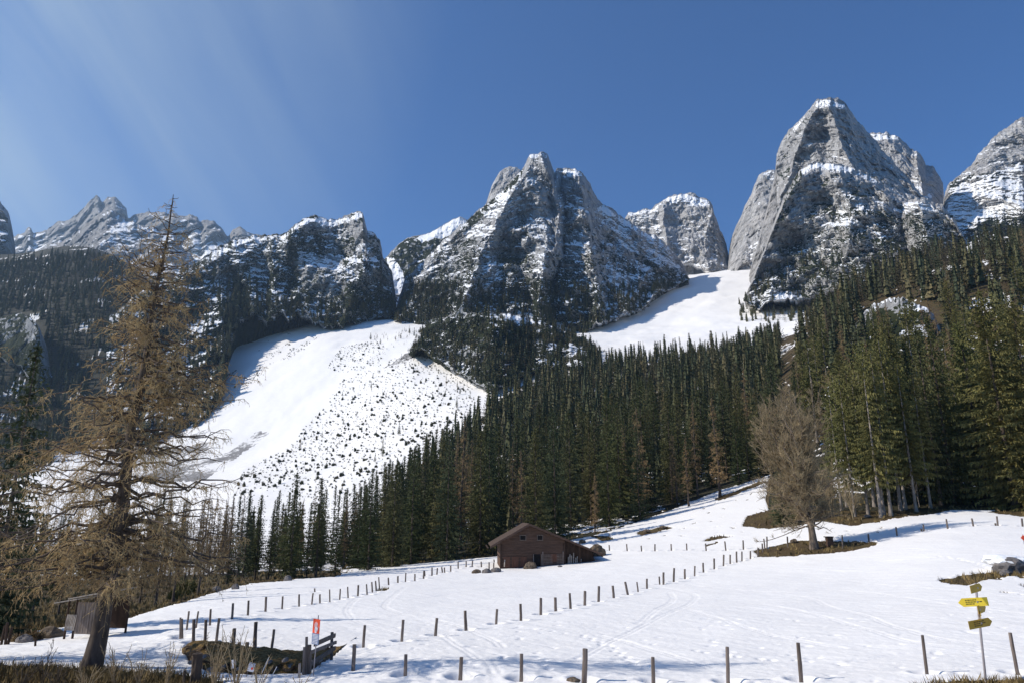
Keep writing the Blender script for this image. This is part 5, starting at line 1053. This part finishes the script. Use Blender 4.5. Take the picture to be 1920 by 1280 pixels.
    for k, (u, hh) in enumerate([(1066, 1.3), (1069, 1.7), (1072, 1.5), (1076, 1.9), (1080, 1.2), (1083, 1.4), (945, 1.0), (1090, 1.0)]):
        o = MB().beam((0, 0, 0), (0.08, .25, hh), .16, .04).build('leaning_board', M['wood_pale']); q = Vector((X(u), -.5 + (0.5 if u > 1060 else 0), Z(1060) - .1)); q.rotate(th.rotation_euler); o.location = th.location + q
        tag(o, 'grey board leaning on the hut lean-to' if u > 1060 else 'grey board leaning on the left corner of the hut', 'board', 'boards leaning against the lean-to' if u > 1060 else None)
hut()

# turf-topped boulders about the hut and meadow
M['turf_rock'] = simple_mat('turfy_rock', (0.05, 0.036, 0.026), (0.19, 0.145, 0.10), 2.2, 0.95, bumpd=0.1)
M['grey_rock'] = simple_mat('grey_boulder', (0.085, 0.075, 0.07), (0.24, 0.215, 0.20), 1.6, 0.95, bumpd=0.1)
for i, (u, v, w_, h_, lab) in enumerate([
  (893,1074,16,7,'low turf-topped rock at the left end of the stone line before the hut'), (912,1074,16,8,'middle rock of the stone line in front of the hut corner'), (930,1072,18,8,'rock at the right end of the stone line before the hut corner'),
  (995,1066,22,13,'brown turfy boulder in front of the hut door'), (1122,1042,28,22,'brown turf-topped boulder against the right end of the lean-to'), (1092,1018,12,7,'small brown turf hump behind the lean-to roof'),
  (1050,1062,8,3,'small flat stone in the snow below the hut'), (440,1104,13,10,'grey boulder at the meadow edge below the thin spruces'), (538,1088,14,10,'pale grey boulder under the broad dark spruce'), (405,1107,14,9,'grey boulder left of the small green spruce'),
  (85,1196,40,20,'large brush-covered rock left of the slatted shed'), (40,1204,26,14,'dark rock beside the leaning stakes at the left edge'), (1075,1279,24,8,'brown mossy boulder at the foot of the thickest post'),
  (1903,1071,50,28,'dark overhanging boulder in the snow at the right edge'), (1888,1076,16,8,'smaller stone under the overhanging boulder at the right edge'),
  (1490,1016,13,6,'brown hump on the turf island left of the lone tree'), (1605,1018,10,5,'stone on the turf island right of the lone tree'), (1628,968,12,4,'pale heap of stones before the pale-stemmed spruces'), (1213,997,12,5,'brown rock jutting from the snow slope above the far posts'), (1245,990,14,5,'turfy rock on the snow slope, higher of the pair above the far posts')]):
    p = ground_at(u, v); s = px_size(p)
    o = rock_obj('boulder', (p[0], p[1] + w_ * s * .3, p[2] + h_ * s * .15), (w_ * s * .58, w_ * s * .5, h_ * s * .85), i * 3.3 + 1, M['turf_rock' if 'turf' in lab or 'brown' in lab or 'brush' in lab else 'grey_rock'])
    tag(o, lab, 'rock')
    if u == 1903:
        c = rock_obj('snow_cap', (p[0] + .15, p[1] + w_ * s * .55, p[2] + h_ * s * .62), (w_ * s * .75, w_ * s * .7, h_ * s * .42), 9.1, M['snow']); c.parent = o; c.location = (.1, w_ * s * .3, h_ * s * .5)

# embankment of turf and stones beside the fence
def bank():
    us = np.linspace(340, 640, 150); nt_ = 26; t = np.linspace(0, 1, nt_)[:, None]
    top = np.interp(us, [340,352,385,437,500,545,572,600,640], [1216,1205,1207,1217,1223,1226,1224,1219,1214]); bot = np.interp(us, [340,356,385,440,500,555,600,628,640], [1216,1238,1254,1262,1264,1263,1244,1228,1216])
    U = np.repeat(us[None], nt_, 0); V = bot + (top - bot) * t; Y = 26.6 + 3.0 * t ** 1.4 + 0 * U
    yb = np.array([ground_at(u_, v_, 22, 40)[1] for u_, v_ in zip(us, bot)]); Y = yb[None] + 0.15 + (1.5 * t ** 2.2) * sstep(0, 18, (bot - top))[None]
    x, y, z = unproj(U, V, Y); n = fbm(x * 1.1, z * 1.6, 3, 5, .6); c = np.abs(perlin(x * 2.2, z * 2.4, 1)); k = sstep(0, 14, bot - top)[None]
    y = y + k * (0.5 * n + 0.7 * c - .1 + .25 * fbm(x * 4, z * 5, 7, 3)) * sstep(0, .15, t) * sstep(1.15, .8, t); z = z + 0.10 * n * k
    P = np.stack([x, y, z], -1); lip = P[-1:].copy(); L = [P]
    for j, (dy, dz) in enumerate(((.5, .02), (1.2, -.08), (2.2, -.35), (3.2, -1.0))): q = lip.copy(); q[..., 1] += dy; q[..., 2] += dz * sstep(0, 14, bot - top)[None] + .05 * perlin(q[..., 0] * 2, q[..., 1], 0); L.append(q)
    lo = P[:1].copy(); lo[..., 2] -= .5; P = np.concatenate([lo] + L); nr, nc = P.shape[:2]; idx = np.arange(nr * nc).reshape(nr, nc)
    Fc = np.stack([idx[:-1, :-1], idx[:-1, 1:], idx[1:, 1:], idx[1:, :-1]], -1).reshape(-1, 4)
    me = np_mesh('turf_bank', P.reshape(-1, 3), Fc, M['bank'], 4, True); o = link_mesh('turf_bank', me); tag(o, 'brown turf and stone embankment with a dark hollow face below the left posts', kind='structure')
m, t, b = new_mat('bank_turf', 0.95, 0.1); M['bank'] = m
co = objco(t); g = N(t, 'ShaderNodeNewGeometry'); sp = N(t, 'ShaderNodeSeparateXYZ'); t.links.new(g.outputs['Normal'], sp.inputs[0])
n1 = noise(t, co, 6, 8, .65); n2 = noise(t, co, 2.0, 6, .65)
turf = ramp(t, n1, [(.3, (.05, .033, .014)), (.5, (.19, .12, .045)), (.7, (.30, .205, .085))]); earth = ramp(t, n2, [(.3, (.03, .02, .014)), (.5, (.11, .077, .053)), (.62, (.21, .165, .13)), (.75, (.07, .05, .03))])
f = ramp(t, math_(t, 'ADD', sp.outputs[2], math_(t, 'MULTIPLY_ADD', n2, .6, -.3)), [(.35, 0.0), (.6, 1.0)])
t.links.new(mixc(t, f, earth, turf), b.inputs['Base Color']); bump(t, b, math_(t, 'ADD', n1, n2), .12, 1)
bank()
for i, (u, v, w_) in enumerate([(360,1240,9),(395,1255,12),(420,1248,8),(450,1252,9),(520,1256,12),(545,1250,14),(600,1236,9),(382,1230,9),(505,1240,8),(535,1236,9)]):
    p = ground_at(u, 1262 if u < 590 else 1248, 22, 40); s = px_size(p); b_ = (CY - v) / F; x, y, z = unproj(u, v, p[1] + .35)
    tag(rock_obj('stone', (float(x), y, float(z)), (w_ * s * .6, .3, w_ * s * .45), i * 1.7, M['grey_rock'], sub=2), 'rough stone set in the dark face of the turf embankment', 'stone', 'stones in the turf embankment')

# rail fence by the red sign
def rails():
    Y1, Y2 = 26.6, 29.4; pt = lambda u, v, y: Vector([float(q) for q in unproj(u, v, y)]); o0 = pt(577, 1262, Y1)
    th = empty('rail_fence', o0); tag(th, 'short grey wooden rail fence sloping down behind the red hand sign', 'fence')
    L = lambda u, v, y: pt(u, v, y) - o0
    for i, (a_, b_, r) in enumerate([(((573, 1272, Y1), (575, 1193, Y1)), 0, .055), (((579, 1266, Y1 + .1), (580, 1208, Y1 + .1)), 0, .09), (((568, 1268, Y1 - .1), (571, 1212, Y1 - .1)), 0, .05), (((621, 1236, Y2), (623, 1184, Y2)), 0, .065)]):
        MB().log(L(*a_[0]), L(*a_[1]), r, r * .9, 8, .08, i).build('post', M['wood_grey'], th)
    for i, (a_, b_) in enumerate([((590, 1207, Y1), (628, 1190, Y2 + .1)), ((583, 1222, Y1), (630, 1203, Y2 + .1)), ((572, 1250, Y1), (628, 1214, Y2 + .1))]):
        MB().beam(L(*a_), L(*b_), .07, .15 if i != 1 else .11).build('rail', M['wood_grey'], th)
rails()
stake('short_stake', 561, 1268, 562, 1243, 5, 'short yellowish stake in the snow left of the rail fence', 'stake', 'wood_pale', y=25.9)
stake('broken_post', 366, 1275, 371, 1224, 20, 'thick dark broken post stump leaning before the turf embankment', 'stump', 'bark', y=24.6)
stake('short_stake', 345, 1280, 346, 1256, 6, 'short dark stake left of the thick broken post', 'stake', 'bark', y=24.4)

# red hand sign
def hand_sign():
    y = 26.3; x0, _, z0 = (float(q) for q in unproj(586, 1262, y)); s = px_size((x0, y, z0)); th = empty('warning_sign', (x0, y, z0)); th.rotation_euler = (0, R(1.5), R(-36))
    tag(th, 'orange-red warning sign with a white hand above slate-blue text panel, on a pole', 'sign')
    q = lambda px: px * s
    MB().log((0, .04, -.4), (0.02, .04, q(103)), .022, .02, 8, .02).build('pole', M['steel'], th)
    zt, zb, w_ = q(96), q(51), q(19.5); zm = zt - (zt - zb) * .56
    MB().box((0, 0, (zt + zm) / 2), (w_, .015, zt - zm)).build('red_board', M['red'], th)
    bp = MB().box((0, 0, (zm + zb) / 2 - .001), (w_, .015, zm - zb - .002)).build('text_panel', M['blue'], th)
    tx = MB()
    for k, f in enumerate([.12, .24, .36, .48, .62, .76, .88]):
        tx.box((random.uniform(-.01, .01), -.0095, zm - (zm - zb) * f), (w_ * random.uniform(.72, .88), .004, (zm - zb) * .045))
    tx.build('text_lines', M['white'], bp)
    hc = (zt + zm) / 2 - .05; sc_ = (zt - zm) / 1.15; h = MB()
    h.poly([(-.115*sc_, hc-.42*sc_), (.10*sc_, hc-.42*sc_), (.165*sc_, hc-.12*sc_), (.15*sc_, hc+.04*sc_), (-.16*sc_, hc+.04*sc_), (-.17*sc_, hc-.14*sc_)], -.0115, -.0078)
    for a_, bx, L, ww in ((14, -.145, .30, .052), (5, -.062, .42, .058), (-2, .022, .45, .058), (-9, .10, .38, .055)):
        d = Vector((-math.sin(R(a_)), math.cos(R(a_)))); n_ = Vector((d.y, -d.x)); c = Vector((bx * sc_, hc + .02 * sc_)); e_ = c + d * L * sc_; w2 = ww * sc_ / 2
        h.poly([tuple(c - n_ * w2), tuple(c + n_ * w2), tuple(e_ + n_ * w2), tuple(e_ + d * w2), tuple(e_ - n_ * w2)], -.0112, -.0079)
    h.poly([(.14*sc_, hc-.22*sc_), (.17*sc_, hc-.05*sc_), (.27*sc_, hc+.14*sc_), (.30*sc_, hc+.12*sc_), (.23*sc_, hc-.14*sc_), (.155*sc_, hc-.32*sc_)], -.0113, -.0077)
    h.build('hand_emblem', M['white'], th)
hand_sign()
def small_sign(u, v, w_, h_, tilt, label, dot):
    y = 25.6; x0, _, z0 = (float(q) for q in unproj(u, v, y)); s = px_size((x0, y, z0)); th = empty('plastic_sign', (x0, y, z0)); th.rotation_euler = (R(-8), R(tilt), R(-15)); tag(th, label, 'sign')
    MB().box((0, 0, h_ * s * .75), (w_ * s, .012, h_ * s)).build('board', M['white'], th)
    for sx in (-1, 1): MB().log((sx * w_ * s * .4, .012, -.25), (sx * w_ * s * .4, .012, h_ * s * 1.25), .012, .012, 6, 0).build('leg', M['wood_grey'], th)
    if dot:
        pts = [(math.cos(k * .5236) * 2.4 * s + 2.5 * s, h_ * s * .62 + math.sin(k * .5236) * 2.4 * s) for k in range(12)]; MB().poly(pts, -.0095, -.0062).build('red_disc', M['red'], th)
small_sign(468, 1262, 14, 15, 8, 'small tilted white sign with a red disc before the turf embankment', True)
small_sign(438, 1256, 10, 15, -12, 'small blank whitish sign leaning among twigs left of the disc sign', False)
stake('metal_stake', 487, 1269, 505, 1230, 1.7, 'long bright metal rod leaning against the turf embankment', 'rod', 'steel2', y=25.6)
stake('metal_stake', 510, 1266, 519, 1249, 1.5, 'short bright metal rod leaning right of the long one', 'rod', 'steel2', y=25.6)

# way-marker with five plates
def signpost():
    p = ground_at(1848, 1272, 20, 30); s = px_size(p); th = empty('signpost', p); tag(th, 'leaning steel signpost with yellow hiking arrows, in front of the snow field', 'signpost')
    xt, _, zt = unproj(1829, 1092, p[1]); top = Vector((float(xt) - p[0], 0, float(zt) - p[2])); d = top.normalized()
    MB().log(-d * .4, top, .038, .036, 12, .01).build('pole', M['steel'], th)
    at = lambda f: top * f
    def plate(f, x0, x1, h, yaw, point, name, mat='yellow', label=None, text=False, side=-1, roll=-6):
        hh = h / 2; pts = [(x0, -hh), (x1, -hh), (x1, hh), (x0, hh)]
        if point > 0: pts = [(x0, -hh), (x1 - hh, -hh), (x1, 0), (x1 - hh, hh), (x0, hh)]
        if point < 0: pts = [(x1, -hh), (x1, hh), (x0 + hh, hh), (x0, 0), (x0 + hh, -hh)]
        o = MB().poly(pts, side * .046 - .006, side * .046 + .006).build(name, M[mat], th); o.location = at(f); o.rotation_euler = (0, R(roll), R(yaw))
        if label: o['label'] = label
        if text:
            tx = MB()
            for k in range(3):
                zz = hh * (.5 - k * .45); a_ = x0 + .22; L = (x1 - x0) * [.38, .48, .30][k]; q = a_
                while q < a_ + L: ww = random.uniform(.03, .08); tx.box((q + ww / 2, side * .046 - .0075, zz), (ww, .003, .028)); q += ww + .018
            t2 = tx.build('lettering', M['black'], o)
    u2 = lambda du: du * s
    plate(.95, u2(-24), u2(16), .25, 28, 1, 'arrow_plate', 'yellow_shaded', label='topmost plate turned edge-on to the pole')
    plate(.80, u2(-33), u2(17), .27, -24, -1, 'arrow_plate', label='bright yellow arrow plate pointing left', text=True)
    plate(.72, u2(-8), u2(26), .26, 34, 1, 'arrow_plate', 'yellow_shaded', label='short plate turned away to the right')
    plate(.66, u2(-22), u2(4), .26, 58, -1, 'arrow_plate', 'yellow_shaded', label='short plate turned almost edge-on')
    plate(.575, u2(-29), u2(27), .26, 14, 1, 'arrow_plate', 'yellow_shaded', label='lowest arrow plate pointing right, in shade', text=True)
    mb = MB()
    for f in (.95, .80, .72, .66, .575): c = at(f); mb.box(c + Vector((0, -.03, 0)), (.10, .05, .05))
    mb.build('clamp', M['steel'], th)
signpost()

# slatted shed behind the big larch, stakes, box
def shed():
    p = ground_at(150, 1196, 30, 60); s = px_size(p); th = empty('slatted_shed', (p[0], p[1], p[2] - .15), R(-8)); tag(th, 'small weathered slatted wooden shed on posts behind the big larch trunk', 'shed')
    X = lambda u: (u - 150) * s; Z = lambda v: (1196 - v) * s + .15
    W0, W1, D = X(117), X(190), 2.0
    for x in (W0, X(134), W1):
        for y in (0, D): MB().log((x, y, -.5), (x, y, Z(1128)), .06, .055, 8, .05).build('post', M['wood_dark'], th)
    sl = MB()
    for k in range(7): sl.box((W0 + .06 + k * .085, -.08, (Z(1180) + Z(1154)) / 2), (.05, .03, Z(1154) - Z(1180)), Matrix.Rotation(R(6), 3, 'Y'))
    sl.box(((W0 + X(137)) / 2, -.05, Z(1181)), (X(137) - W0, .05, .07)); sl.build('slat_panel', M['wood_pale'], th)
    wl = MB()
    for k in range(int((W1 - X(136)) / .16)): wl.box((X(137) + k * .16 + .07, -.03 + .01 * (k % 2), Z(1160)), (.145, .04, Z(1132) - Z(1188)))
    wl.build('plank_wall', M['wood_grey'], th); MB().box(((W0 + W1) / 2, D, Z(1160)), (W1 - W0, .05, Z(1132) - Z(1188))).build('plank_wall', M['wood_dark'], th)
    rf = MB(); rf.beam((X(103), D / 2 - .2, Z(1132)), (X(150), D / 2 - .2, Z(1124)), D + .9, .05); rf.beam((X(132), D / 2 - .25, Z(1124)), (X(198), D / 2 - .25, Z(1112)), D + .8, .05); rf.build('roof', M['wood_pale'], th)
shed()
for i, (u, v, ut, vt) in enumerate([(2,1208,10,1172),(10,1208,14,1166),(15,1207,22,1175)]):
    stake('leaning_stake', u, v, ut, vt, 5, 'dark rough stake leaning in the cluster at the left edge', 'stake', 'wood_dark', group='stakes at the left edge')
stake('short_stake', 66, 1211, 67, 1196, 4, 'short dark stake in front of the brush-covered rock', 'stake', 'wood_dark')
def trough():
    p = ground_at(1556, 1022, 60, 120); s = px_size(p); th = empty('wooden_pillar', (p[0], p[1], p[2] - .2)); tag(th, 'squat wooden pillar with a flat cap on the turf island right of the lone tree', 'pillar')
    b_ = MB()
    for k in range(4): b_.box((-4.2*s + k * 2.8*s, 0, 8.5 * s), (2.7 * s, 9 * s, 19 * s))
    b_.build('shaft', M['wood_brown'], th); MB().box((-.5 * s, 0, 18.6 * s), (14 * s, 12 * s, 1.6 * s)).build('cap', M['wood_dark'], th)
trough()
def red_marker():
    p = ground_at(1921, 1022, 40, 100); s = px_size(p); th = empty('marker_pole', p); tag(th, 'red marker cut by the right edge above the overhanging boulder', 'marker')
    MB().log((0, 0, -.3), (0, 0, 20 * s), .03, .03, 8, .02).build('pole', M['wood_grey'], th)
    rr_ = 5.5 * s; MB().poly([(0, 14*s-rr_), (rr_, 14*s), (0, 14*s+rr_), (-rr_, 14*s)], -.05, -.035).build('red_plate', M['red'], th)
red_marker()

# twiggy shrubs in front
for i, (u, v, y, h, sp_, n, lab) in enumerate([
  (80,1275,24.0,1.5,.45,4,'dark forked sapling with crooked stems left of the larch trunk'), (40,1282,23.2,1.1,.6,9,'tangled low shrub at the bottom left corner'), (108,1284,23.0,1.0,.6,10,'low twiggy shrub between the forked sapling and the larch trunk'),
  (215,1282,23.5,1.5,.6,9,'thin upright twigs just right of the larch trunk'), (262,1284,23.5,1.3,.6,9,'fine bare shrub midway between larch trunk and broken post'), (312,1285,23.4,1.7,.5,9,'tall thin twigs left of the short dark stake'),
  (400,1290,23.2,1.9,.6,10,'bare shrub directly right of the thick broken post'), (442,1290,23.2,2.1,.7,12,'dense bare shrub in front of the blank whitish sign'), (485,1292,23.0,1.3,.5,7,'sparse twigs below the long metal rod'), (560,1292,23.0,.7,.5,6,'few short twigs below the short yellowish stake'),
  (160,1290,22.8,1.1,.7,10,'low shrub growing at the foot of the larch trunk')]):
    x, yy, z = (float(q) for q in unproj(u, v, y)); z = float(H(np.array(x), np.array(y))); bare_shrub('bare_shrub', (x, yy, z), h, sp_, n, 200 + i, lab, w=0.011, mat='twig_dark' if i in (0, 1, 2) else 'maple')
for i, (u, v, vt, lab) in enumerate([(1441,950,880,'small leafless tree at the left end of the brown turf strip'), (1724,948,850,'thin bare tree in the dark gap right of the pale-stemmed spruces'), (1560,968,850,'bushy brown leafless shrub right behind the lone tree'), (1600,972,880,'low brown bush at the edge of the pale-stemmed stand'), (1480,978,890,'greenish brown shrub behind the lone tree on its left')]):
    p = ground_at(u, v, 60, 200); h = (v - vt) * px_size(p); bare_shrub('bare_tree', p, h, h * .28, 3 if i < 2 else 12, 300 + i, lab, 'tree', 'bark_pale' if i == 1 else 'maple', w=.03, thick=.06)
def bush(name, u, v, w_, h_, mat, lab, seed):
    p = ground_at(u, v); s = px_size(p); VF = pine_mesh(seed); me = mesh_of(name, VF, M[mat]); o = link_mesh(name, me); o.location = p; o.scale = (w_ * s * .5, w_ * s * .5, h_ * s * .8); tag(o, lab, 'bush'); return o
bush('green_bush', 350, 1112, 44, 40, 'needles_olive', 'dark green bush at the meadow edge between brown larch trunks', 31)
bush('green_bush', 325, 1122, 30, 24, 'needles_olive', 'smaller green bush left of the large dark green bush', 32)
bush('brown_bush', 60, 1200, 60, 30, 'larch', 'brown heathery bush over the rock at the left edge', 33)
bush('green_bush', 55, 1190, 24, 18, 'needles_olive', 'yellowish green bush among the rocks at the left edge', 34)

# tufts of dead grass on the bare strips: too many to count
def tufts():
    r_ = np.random.default_rng(9); n = 60000
    y = 1 / r_.uniform(1 / 175., 1 / 22.5, n); x = r_.uniform(-.85, .85, n) * (12 + .95 * y); z = H(x, y); bare, _, _, _, u, v = terrain_masks(x, y, z); k = (bare > .5) & ~in_poly(u, v, BANK)
    x, y, z = x[k], y[k], z[k]; n = len(x); h = r_.uniform(.08, .26, n) * (1 + y / 120); w_ = .012 + y * .0006
    a_ = r_.uniform(0, 6.28, n); lean = r_.normal(size=(n, 2)) * .12; B = np.stack([x, y, z - .18], -1); sd = np.stack([np.cos(a_) * w_, np.sin(a_) * w_, 0 * a_], -1)
    V = []
    for q in range(3):
        o = r_.normal(size=(n, 3)) * np.array([.1, .1, 0]); tip = B + o + np.stack([lean[:, 0] + r_.normal(size=n) * .06, lean[:, 1], h + .13], -1); V.append(np.stack([B + o - sd, B + o + sd, tip], 1))
    V = np.concatenate(V).reshape(-1, 3); me = np_mesh('dead_grass', V, np.arange(len(V)).reshape(-1, 3), M['grass'], 3); tag(link_mesh('dead_grass', me), 'short dead brown grass tufts on the melted patches', kind='stuff'); print('tufts', n)
M['grass'] = simple_mat('dead_grass', (0.08, 0.06, 0.022), (0.30, 0.21, 0.09), 1.6, 0.9)
tufts()

# ------------------------------------------------------------------ haze: one box of even, pale air
def _haze():
    o = MB().box((0, 2550, 1030), (13400, 5900, 2100)); me = bpy.data.meshes.new('haze'); me.from_pydata(o.v, [], o.f); m = bpy.data.materials.new('haze_air'); m.use_nodes = True; t = m.node_tree
    t.nodes.remove(t.nodes['Principled BSDF']); v = t.nodes.new('ShaderNodeVolumePrincipled'); t.links.new(v.outputs[0], t.nodes['Material Output'].inputs['Volume'])
    v.inputs['Density'].default_value = HAZE; v.inputs['Color'].default_value = (0.50, 0.72, 1.0, 1); v.inputs['Anisotropy'].default_value = 0.35
    me.materials.append(m); tag(link_mesh('haze', me), 'thin bluish mountain air softening the far peaks', kind='stuff')
HAZE = 6.8e-5
_haze()
